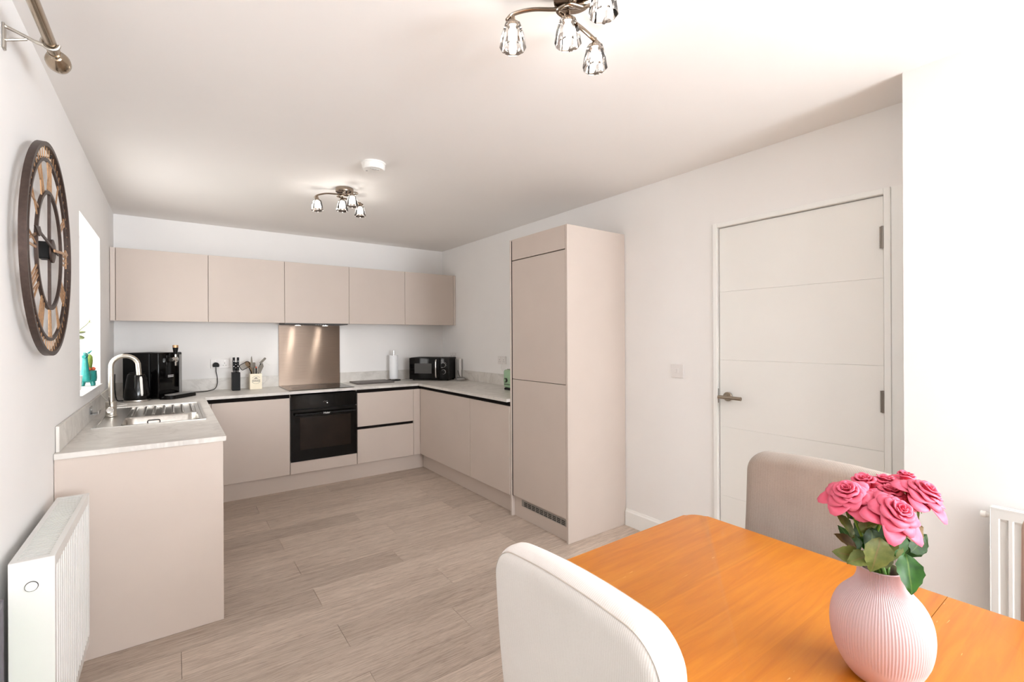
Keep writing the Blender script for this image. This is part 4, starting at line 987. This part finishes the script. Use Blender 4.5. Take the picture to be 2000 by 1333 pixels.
# radiators
def radiator(label, flutes, L, depth, z0, z1, loc, rotz, fl_pitch, plug=True):
    """local frame: wall at y=0 behind (+y), front faces -y, length along +x"""
    t = thing('radiator', label, 'radiator', loc, rotz)
    hgt = z1 - z0; d0, d1 = -0.03, -0.03 - depth
    def panel(yf):
        bm = nb(); n = flutes; prof = []
        m = (L - 0.03 - n * fl_pitch) / 2 + 0.015
        prof.append((0.004, yf))
        for k in range(n):
            x = m + k * fl_pitch
            prof += [(x + fl_pitch * 0.14, yf), (x + fl_pitch * 0.26, yf + 0.008), (x + fl_pitch * 0.74, yf + 0.008), (x + fl_pitch * 0.86, yf)]
        prof.append((L - 0.004, yf))
        zz = [z0 + 0.004, z0 + 0.035, z0 + 0.045, z1 - 0.045, z1 - 0.035, z1 - 0.006]
        cols = []
        for x, y_ in prof:
            cols.append([bm.verts.new((x, (yf if i in (0, 1, 4, 5) else y_), z)) for i, z in enumerate(zz)])
        for a, b in zip(cols, cols[1:]):
            for i in range(5): bm.faces.new((a[i], b[i], b[i + 1], a[i + 1]))
        back = [[bm.verts.new((x, yf + 0.012, z)) for z in (zz[0], zz[-1])] for x in (0.004, L - 0.004)]
        bm.faces.new((back[0][0], back[0][1], back[1][1], back[1][0]))
        bm.faces.new([c_[0] for c_ in cols] + [back[1][0], back[0][0]]); bm.faces.new([c_[-1] for c_ in cols][::-1] + [back[0][1], back[1][1]])
        bm.faces.new(cols[0] + [back[0][1], back[0][0]]); bm.faces.new(cols[-1][::-1] + [back[1][0], back[1][1]])
        return bm
    obj('front_panel', panel(d1), 'radiator_white', t, 30, True)
    bm = nb(); bx(bm, 0.004, L - 0.004, d0 - 0.014, d0 - 0.002, z0 + 0.004, z1 - 0.006); obj('rear_panel', bm, 'radiator_white', t, None, True)
    for x0 in (0.0, L - 0.0035):
        bm = nb(); bx(bm, x0, x0 + 0.0035, d1 - 0.001, d0, z0 + 0.03, z1, 0.001, 1); obj('side_cover', bm, 'radiator_white', t, None, True)
    bm = nb(); ring_frame(bm, (0.0036, L - 0.0036, d1 - 0.001, d0), (0.02, L - 0.02, d1 + 0.014, d0 - 0.014), z1 - 0.0055, z1); tf = obj('top_frame', bm, 'radiator_white', t, None, True)
    return t, tf, d0, d1
LR = 0.670
t, tf, d0, d1 = radiator('white double-panel radiator with a fluted front below the wall clock', 19, LR, 0.092, 0.140, 0.737, (0.0, -3.235, 0), PI / 2, 0.0333)
bm = nb()
for k in range(42): bx(bm, 0.022 + k * 0.015, 0.0315 + k * 0.015, d1 + 0.014, d0 - 0.014, 0.7325, 0.7355)
sl_ = obj('grille_slats', bm, 'radiator_white', tf, None, True); sl_['kind'] = 'stuff'
bm = nb(); lathe(bm, [(0.0125, 0), (0.0125, 0.004), (0.010, 0.006), (0.008, 0.004)], 24, M=T((-0.0002, (d0 + d1) / 2, 0.665)) @ R(-PI / 2, 4, 'Y')); pl_ = obj('blanking_plug', bm, 'white_plastic', t, 40, True)
bm = nb(); lathe(bm, [(0.0142, 0), (0.0142, 0.002), (0.0126, 0.002), (0.0126, 0)], 24, M=T((-0.0002, (d0 + d1) / 2, 0.665)) @ R(-PI / 2, 4, 'Y'), cap0=False, cap1=False); obj('plug_ring', bm, 'dark_grey', pl_, 40, True)
for x in (0.22, LR - 0.1): bm = nb(); bx(bm, x - 0.015, x + 0.015, -0.0295, -0.0006, 0.25, 0.68); obj('wall_bracket', bm, 'white_plastic', t, None, True)

RRL = 1.0
t, tf, d0, d1 = radiator('white compact radiator on the right wall behind the dining chairs', 29, RRL, 0.035, 0.155, 0.757, (JX, -4.730, 0), -PI / 2, 0.0333)
bm = nb(); bx(bm, 0.0205, RRL - 0.0205, d1 + 0.0142, d0 - 0.0142, 0.742, 0.745); obj('convector', bm, 'dark_grey', tf, None, True)
for k in range(71):
    bm = nb(); bx(bm, 0.021 + k * 0.0135, 0.0255 + k * 0.0135, d1 + 0.0142, d0 - 0.0142, 0.7465, 0.7565); obj('grille_bar', bm, 'radiator_white', tf, None, True)
bm = nb(); lathe(bm, [(0.008, 0), (0.008, 0.010), (0.011, 0.0105), (0.011, 0.024)], 14, M=T((-0.0004, -0.045, 0.722)) @ R(-PI / 2, 4, 'Y')); obj('air_valve', bm, 'white_plastic', t, 40, True)
for x in (0.12, RRL - 0.12): bm = nb(); bx(bm, x - 0.015, x + 0.015, -0.0295, -0.0006, 0.25, 0.70); obj('wall_bracket', bm, 'white_plastic', t, None, True)

# folded board leaning between the radiator and the patio door
t = thing('folding_board', 'slim grey-framed green board standing against the wall beside the radiator', 'board', (0.02, -3.37, 0))
box('panel', 'board_green', t, 0.008, 0.018, -3.43, -3.2565, 0.012, 0.635)
bm = nb()
bx(bm, 0.004, 0.024, -3.256, -3.238, 0.0006, 0.650, 0.003, 1); bx(bm, 0.004, 0.024, -3.444, -3.431, 0.0006, 0.650, 0.003, 1); bx(bm, 0.004, 0.024, -3.431, -3.256, 0.636, 0.650)
obj('frame', bm, 'board_grey', t)

# light switch
t = thing('light_switch', 'white light switch on the wall between fridge housing and door', 'light switch', (W - 0.005, -3.2535, 1.087))
box('plate', 'socket_white', t, W - 0.009, W - 0.0005, -3.298, -3.208, 1.087, 1.175, 0.002, 1)
for k in range(2): box('rocker', 'socket_white', t, W - 0.0125, W - 0.0092, -3.268 + k * 0.016, -3.254 + k * 0.016, 1.117, 1.145, 0.0015, 1)

# ================================================================== DINING
TZ = 0.75
TX0, TX1, TY0, TY1, TYS = 1.006, 1.838, -5.60, -4.136, -4.788
t = thing('dining_table', 'orange varnished wooden dining table with rounded corners and scratched top', 'table', (1.42, -4.85, 0))
def leaf_top(y0, y1, corners):
    bm = nb(); r = 0.055; P = []
    for cx, cy, s, on in ((TX1, y1, 0, corners[0]), (TX0, y1, 1, corners[1]), (TX0, y0, 2, corners[2]), (TX1, y0, 3, corners[3])):
        if not on: P.append((cx, cy)); continue
        sx = -1 if s in (0, 3) else 1; sy = -1 if s in (0, 1) else 1
        for k in range(9): a = s * PI / 2 + k / 8 * PI / 2; P.append((cx + sx * r + r * math.cos(a), cy + sy * r + r * math.sin(a)))
    prism(bm, P, 'z', TZ - 0.027, TZ)
    es = [e for e in bm.edges if abs(e.verts[0].co.z - e.verts[1].co.z) < 1e-6 and not (abs(e.verts[0].co.y - TYS) < 0.0015 and abs(e.verts[1].co.y - TYS) < 0.0015)]
    bmesh.ops.bevel(bm, geom=es, offset=0.008, segments=4, profile=0.5, affect='EDGES')
    return bm
obj('tabletop', leaf_top(TYS + 0.0006, TY1, (1, 1, 0, 0)), 'table', t, 40)
obj('tabletop', leaf_top(TY0, TYS - 0.0006, (0, 0, 1, 1)), 'table', t, 40)
bm = nb(); ring_frame(bm, (TX0 + 0.045, TX1 - 0.045, TY0 + 0.045, TY1 - 0.045), (TX0 + 0.067, TX1 - 0.067, TY0 + 0.067, TY1 - 0.067), TZ - 0.12, TZ - 0.028); obj('apron', bm, 'table', t)
for sx in (TX0 + 0.055, TX1 - 0.055):
    for sy in (TY0 + 0.052, TY1 - 0.052):
        bm = nb(); lathe(bm, [(0.022, 0.0006), (0.026, 0.05), (0.031, 0.40), (0.034, 0.60), (0.036, TZ - 0.028)], 16, (sx, sy, 0)); obj('leg', bm, 'table', t, 40)

def chair(label, fabric, wood, loc, rotz, seam=True, rec=0.115, topz=0.955, wd=0.455):
    """upholstered chair; local: back at x=0 plane (rear side -x), faces +x, width along y"""
    t = thing('dining_chair', label, 'chair', loc, rotz, group='upholstered chairs round the dining table')
    # back: slab swept, gently curved, rounded top
    zb0 = 0.40; n = 20; th = 0.072
    hw = wd / 2; r = 0.064; e = 0.032; zt = topz - 0.016
    def place(y_, z, side, lift=0.0):
        ay = abs(y_)
        if ay > hw - r and z > zt - r: d_e = r - math.hypot(ay - (hw - r), z - (zt - r))
        else: d_e = min(hw - ay, zt - z)
        d_e = max(0.0, min(e, d_e))
        off = (th / 2 - e + math.sqrt(max(0, e * e - (e - d_e) ** 2)) + lift) * side
        s_ = z - zb0
        x = off - s_ * rec - 0.012 * math.sin(max(0, s_) / 0.55 * PI)
        return (x, y_, z + 0.016 * (1 - (y_ / hw) ** 2) * s_ / (zt - zb0))
    def half_w(z):
        q = z - (zt - r)
        return hw if q <= 0 else hw - r + math.sqrt(max(0, r * r - q * q))
    zr = [zb0 + (zt - r - zb0) * k / 10 for k in range(10)] + [zt - r + r * math.sin(k / 10 * PI / 2) for k in range(10)] + [zt - 0.0004, zt]
    def ycols(wz):
        ed_ = [0, 0.0015, 0.004, 0.008, 0.014, 0.022, 0.032]
        inn = [(wz - 0.032) * (1 - k / 6) for k in range(1, 6)]
        pos = [wz - q for q in ed_] + inn
        return [-q for q in pos] + [0.0] + pos[::-1]
    bm = nb(); grids = []
    for side in (1, -1):
        g = [[bm.verts.new(place(y_, z, side)) for y_ in ycols(half_w(z))] for z in zr]
        for A_, B_ in zip(g, g[1:]):
            for i in range(len(A_) - 1): bm.faces.new((A_[i], A_[i + 1], B_[i + 1], B_[i]))
        grids.append(g)
    ga, gb = grids
    loop_a = [q[0] for q in ga] + ga[-1][1:-1] + [q[-1] for q in ga][::-1]
    loop_b = [q[0] for q in gb] + gb[-1][1:-1] + [q[-1] for q in gb][::-1]
    for i in range(len(loop_a) - 1): bm.faces.new((loop_a[i], loop_a[i + 1], loop_b[i + 1], loop_b[i]))
    bm.faces.new(ga[0] + gb[0][::-1])
    bk = obj('backrest', bm, fabric, t, 75, True)
    if seam:
        for side in (-1, 1):
            q = 0.009; path = [(-(hw - q), z) for z in (zb0 + 0.05, zb0 + 0.2, zb0 + 0.35)] + [(-(hw - r) - (r - q) * math.cos(k / 8 * PI / 2), zt - r + (r - q) * math.sin(k / 8 * PI / 2)) for k in range(9)]
            path += [((hw - r) * (-1 + 2 * k / 10), zt - q) for k in range(1, 10)]
            path += [(-p[0], p[1]) for p in path[:12]][::-1]
            bm = nb(); tube(bm, [place(p[0], p[1], side, 0.0006) for p in path], 0.0011, 5); obj('seam', bm, 'stitching', bk, None, True)
    bm = nb(); bx(bm, 0.03, 0.46, -hw, hw, 0.40, 0.485, 0.022, 4); obj('seat', bm, fabric, t, 50, True)
    for x, lean in ((0.02, -0.05), (0.42, 0.0)):
        for s in (-1, 1):
            bm = nb(); tube(bm, [(x + lean, s * (hw - 0.03), 0.0006), (x, s * (hw - 0.03), 0.42)], [0.014, 0.020], 8); obj('leg', bm, wood, t, 40, True)
    return t
chair('cream woven dining chair with its back to the patio door', 'cream_weave', 'beech_wood', (0.995, -4.500, 0), 0, wd=0.402, topz=0.964)
chair('taupe woven dining chair in front of the white door', 'taupe_weave', 'beech_wood', (1.975, -4.455, 0), PI, seam=False, topz=0.965)
chair('pinkish beige woven dining chair beside the radiator on the right wall', 'blush_weave', 'beech_wood', (1.975, -5.108, 0), PI, seam=False, topz=0.965)

# ---------------------------------------------------------------- vase
VX, VY = 1.4005, -4.784
vase = thing('vase', 'rounded pale pink ribbed vase on the dining table', 'vase', (VX, VY, TZ))
prof = [(0.036, 0.0008), (0.043, 0.004), (0.054, 0.017), (0.064, 0.036), (0.0705, 0.058), (0.0735, 0.082), (0.0725, 0.104), (0.068, 0.122), (0.060, 0.138), (0.049, 0.151), (0.040, 0.161), (0.0345, 0.172), (0.0325, 0.184), (0.0330, 0.192)]
bm = nb(); NS = 400; rings = []
pp = spline([(r, 0, z) for r, z in prof], 4)
for v in pp:
    rib = 0.0006 if v.z > 0.047 else max(0, (v.z - 0.040) / 0.007) * 0.0006
    rings.append([bm.verts.new(((v.x + (rib * math.cos(i * 2 * PI / 4))) * math.cos(2 * PI * i / NS), (v.x + rib * math.cos(i * 2 * PI / 4)) * math.sin(2 * PI * i / NS), v.z)) for i in range(NS)])
for v in ((0.0305, 0.193), (0.029, 0.185), (0.031, 0.17), (0.045, 0.148)):
    rings.append([bm.verts.new((v[0] * math.cos(2 * PI * i / NS), v[0] * math.sin(2 * PI * i / NS), v[1])) for i in range(NS)])
for a, b in zip(rings, rings[1:]):
    for i in range(NS): j = (i + 1) % NS; bm.faces.new((a[i], a[j], b[j], b[i]))
bm.faces.new(rings[0][::-1])
obj('body', bm, 'vase', vase, 60, True)

# ---------------------------------------------------------------- roses
DV = (Vector((VX, VY, 0)) - Vector((CAM.x, CAM.y, 0))).dot(Fv)
def petal_mesh(phi, half, r0, r1, h, curl, flare, rng, nu=9, nv=8, tipdrop=0.25):
    bm = nb(); lay = bm.verts.layers.float.new('along'); g = []
    wob = rng.uniform(-1, 1)
    for j in range(nv + 1):
        v = j / nv; rowv = []
        for i in range(nu + 1):
            u = -1 + 2 * i / nu
            wf = min(1.0, 0.55 + 0.9 * v)
            a = phi + half * u * wf
            vv = v * (1 - tipdrop * abs(u) ** 1.4 * v)
            r = r0 + (r1 - r0) * vv ** 1.25 + flare * max(0, vv - 0.55) ** 1.6
            z = h * math.sin(min(1.0, vv * 1.02) * PI / 2) - curl * max(0, vv - 0.62) ** 1.5
            r += 0.0012 * math.sin(3 * u + wob * 3) * v; z += 0.0014 * math.sin(4 * u + wob * 5) * v
            x_ = bm.verts.new((r * math.cos(a), r * math.sin(a), z)); x_[lay] = v; rowv.append(x_)
        g.append(rowv)
    for a, b in zip(g, g[1:]):
        for i in range(nu): bm.faces.new((a[i], a[i + 1], b[i + 1], b[i]))
    return bm
def leaf_mesh(L, wd, fold, bend, rng):
    bm = nb(); lay = bm.verts.layers.float.new('across'); g = []; n = 10
    for j in range(n + 1):
        v = j / n; wv = wd / 2 * (math.sin(PI * v ** 0.8) ** 0.85 if 0 < v < 1 else 0.02)
        if 0 < v < 1: wv *= 1 + (0.07 if j % 2 else -0.04)
        rowv = []
        for u in (-1, -0.5, 0, 0.5, 1):
            x_ = bm.verts.new((v * L, u * wv, abs(u) * wv * fold - bend * v * v * L + 0.0012 * math.sin(9 * v + 4 * u))); x_[lay] = abs(u); rowv.append(x_)
        g.append(rowv)
    for a, b in zip(g, g[1:]):
        for i in range(4): bm.faces.new((a[i], a[i + 1], b[i + 1], b[i]))
    r_ = bmesh.ops.solidify(bm, geom=bm.faces[:], thickness=0.0005)
    return bm
def aim(d, roll=0):
    d = Vector(d).normalized(); return d.to_track_quat('Z', 'Y').to_matrix().to_4x4() @ R(roll, 4, 'Z')
def rose(idx, label, px_, py_, dd, rad, tilt, seed, openness=1.0, leaves=(), stemdir=None):
    rng = random.Random(seed); c = at(px_, py_, DV + dd)
    t = thing('rose', label, 'rose', c, group=None)
    Ax = aim(tilt, rng.uniform(0, 6))
    s = rad / 0.045
    base = -0.030 * s
    k = 0
    def pet(phi, half, r0, r1, h, curl, flare, drop, tip=0.22):
        bm = petal_mesh(phi, half, r0 * s, r1 * s, h * s, curl * s, flare * s, rng, tipdrop=tip)
        bmesh.ops.transform(bm, matrix=Ax @ T((0, 0, base + drop * s)), verts=bm.verts[:])
        o = obj('petal', bm, 'petal', t, 60, True)
        md_ = o.modifiers.new('thickness', 'SOLIDIFY'); md_.thickness = 0.0005
    ph = rng.uniform(0, 6)
    for i in range(4): pet(ph + i * 2.1, 1.3, 0.002, 0.0045 + i * 0.0014, 0.046, 0.004, 0.0, 0.0, 0.04)
    for i in range(5): pet(ph + 0.6 + i * 1.257, 1.0, 0.004, 0.0125 + 0.001 * (i % 2), 0.048, 0.014, 0.008, -0.001, 0.08)
    for i in range(5): pet(ph + i * 1.257, 0.95, 0.006, 0.0185 + 0.0015 * (i % 2), 0.046, 0.03, 0.014 * openness, -0.002, 0.12)
    if openness > 0.5:
        for i in range(6): pet(ph + 0.5 + i * 1.047, 0.85, 0.007, 0.0245 + 0.001 * (i % 2), 0.043, 0.045, 0.024 * openness, -0.004, 0.2)
        for i in range(6): pet(ph + 0.1 + i * 1.047, 0.85, 0.008, 0.030 + 0.0015 * (i % 2), 0.039, 0.06, 0.038 * openness, -0.005, 0.28)
        for i in range(6): pet(ph + 0.4 + i * 1.047 + rng.uniform(-.12, .12), 0.80, 0.009, 0.036 + rng.uniform(0, .007), 0.032 + rng.uniform(-.006, .004), 0.06, 0.055 * openness, -0.007, 0.42)
    else:
        for i in range(4): pet(ph + 0.9 + i * 1.571, 0.9, 0.008, 0.026, 0.038, 0.08, 0.06, -0.004, 0.42)
    d_ = Vector(tilt).normalized()
    hip = d_ * (base - 0.010 * s)
    foot = Vector((VX + rng.uniform(-.012, .012), VY + rng.uniform(-.012, .012), TZ + 0.172)) - c
    mid = (hip + foot) * 0.5 - d_ * 0.015
    bm = nb(); tube(bm, spline([d_ * (base + 0.004 * s), hip, mid, foot, foot + Vector((0, 0, -0.08))], 6), 0.0028, 7); obj('stem', bm, 'stem_green', t, 50, True)
    bm = nb(); bmesh.ops.create_uvsphere(bm, u_segments=12, v_segments=8, radius=0.007 * s, matrix=Matrix.Translation(d_ * (base - 0.003 * s))); obj('hip', bm, 'sepal_green', t, 60, True)
    for i in range(4):
        bm = leaf_mesh(0.030 * s, 0.009 * s, 0.2, 0.5, rng)
        bmesh.ops.transform(bm, matrix=Ax @ T((0, 0, base - 0.001)) @ R(i * PI / 2 + 0.3, 4, 'Z') @ R(-0.05, 4, 'Y'), verts=bm.verts[:]); obj('sepal', bm, 'sepal_green', t, 50, True)
    for (lu, lv, ld, du, dv_, ddp, L, wd, mat, rl) in leaves:
        p0 = at(lu, lv, DV + ld); p1 = at(lu + du, lv + dv_, DV + ld + ddp)
        dirv = (p1 - p0).normalized()
        nrm = (-Fv * 0.75 + Uv * 0.65); nrm = (nrm - dirv * nrm.dot(dirv)).normalized(); side = nrm.cross(dirv)
        Mx = Matrix((dirv, side, nrm)).transposed().to_4x4() @ R(rl, 4, 'X')
        bm = leaf_mesh(L, wd, 0.18, 0.22, rng); bmesh.ops.transform(bm, matrix=Matrix.Translation(p0 - c) @ Mx, verts=bm.verts[:])
        obj('leaf', bm, mat, t, 50, True)
    return t
def tl(a, b, c_): return Rv * a + Uv * b - Fv * c_     # a: picture right, b: up, c: towards camera
rose(0, 'large open pink rose hanging forward over the big leaf', 1752, 1000, -0.060, 0.044, tl(0.15, 0.75, 0.75), 3, 1.0,
     leaves=((1768, 1082, -0.045, 14, 50, -0.02, 0.060, 0.040, 'leaf_green', 0.1), (1718, 1050, -0.05, -6, 60, -0.01, 0.058, 0.046, 'leaf_olive', -0.1)))
rose(1, 'large open pink rose leaning towards the right wall radiator', 1806, 962, -0.015, 0.042, tl(0.35, 0.85, 0.45), 5, 1.0,
     leaves=((1770, 1050, 0.0, 46, -18, 0.01, 0.052, 0.030, 'leaf_brown', 0.5), (1778, 1080, 0.0, 40, -36, 0.01, 0.05, 0.028, 'leaf_dark', 0.2)))
rose(2, 'wide pink rose with a long pointed petal leaning towards the taupe chair', 1654, 962, -0.015, 0.040, tl(-0.4, 0.85, 0.35), 8, 0.9,
     leaves=((1668, 1052, -0.02, -22, -48, 0.0, 0.050, 0.026, 'leaf_olive', 0.3), (1665, 1015, 0.0, -14, -40, 0.0, 0.045, 0.022, 'leaf_dark', 0.0), (1684, 1090, -0.03, -44, -10, -0.005, 0.048, 0.030, 'leaf_olive', -0.3)))
rose(3, 'half-open pink rose at the back beside the wide rose', 1688, 944, 0.035, 0.040, tl(-0.2, 1, 0.15), 11, 0.4,
     leaves=((1690, 1045, -0.03, 6, -56, 0.0, 0.052, 0.032, 'leaf_olive', 0.1), (1700, 1060, -0.02, 24, -56, 0.0, 0.055, 0.036, 'leaf_dark', 0.2)))
rose(4, 'half-open pink rose standing in the middle of the back row', 1727, 944, 0.045, 0.038, tl(0.05, 1, 0.15), 13, 0.4,
     leaves=((1740, 1060, 0.01, 6, -60, 0.0, 0.055, 0.036, 'leaf_dark', -0.2), (1735, 1095, -0.03, 22, -40, 0, 0.05, 0.028, 'leaf_olive', 0.3)))
rose(5, 'small pink rose bud behind the right-hand open rose', 1768, 935, 0.045, 0.033, tl(0.15, 1, 0.15), 17, 0.3,
     leaves=((1762, 1060, 0.02, 26, -50, 0.0, 0.055, 0.034, 'leaf_dark', 0.3),))
rose(6, 'medium pink rose nestled between the wide rose and the forward rose', 1702, 978, -0.02, 0.036, tl(-0.15, 0.9, 0.45), 19, 0.8,
     leaves=((1700, 1085, -0.04, -30, 8, -0.01, 0.045, 0.028, 'leaf_olive', 0.2), (1745, 1098, -0.04, -36, -6, 0, 0.05, 0.026, 'leaf_olive', -0.2)))
EXTRA = ((1690, 1075, 0.03, -4, -62, 0.02, 0.06, 0.04, 'leaf_dark', 0.1), (1715, 1070, 0.03, 4, -66, 0.02, 0.06, 0.04, 'leaf_dark', -0.2), (1745, 1072, 0.035, 14, -60, 0.02, 0.06, 0.04, 'leaf_dark', 0.2),
         (1765, 1085, 0.02, 46, -40, 0.0, 0.06, 0.034, 'leaf_dark', -0.1), (1678, 1080, 0.02, -30, -50, 0.02, 0.05, 0.03, 'leaf_dark', 0.1), (1700, 1030, -0.03, 10, 50, -0.01, 0.05, 0.034, 'leaf_dark', 0.0),
         (1728, 1092, -0.035, -30, -34, 0.0, 0.05, 0.03, 'leaf_dark', 0.1), (1752, 1090, -0.03, 6, -56, 0.0, 0.055, 0.036, 'leaf_green', 0.2), (1700, 1088, -0.035, 10, -50, 0.0, 0.05, 0.032, 'leaf_green', -0.1), (1672, 1070, 0.0, -36, -30, 0.0, 0.04, 0.022, 'leaf_brown', 0.1),
         (1740, 1040, -0.02, -14, 46, -0.02, 0.045, 0.03, 'leaf_olive', 0.2), (1690, 1100, -0.02, -26, -22, -0.01, 0.04, 0.028, 'leaf_olive', 0.2))
rose(7, 'pink rose filling the centre of the bunch with a pale petal edge', 1738, 964, 0.01, 0.036, tl(0.0, 1, 0.25), 23, 0.8,
     leaves=((1715, 1040, 0.0, -26, -20, 0, 0.05, 0.03, 'leaf_dark', 0.1),) + EXTRA)
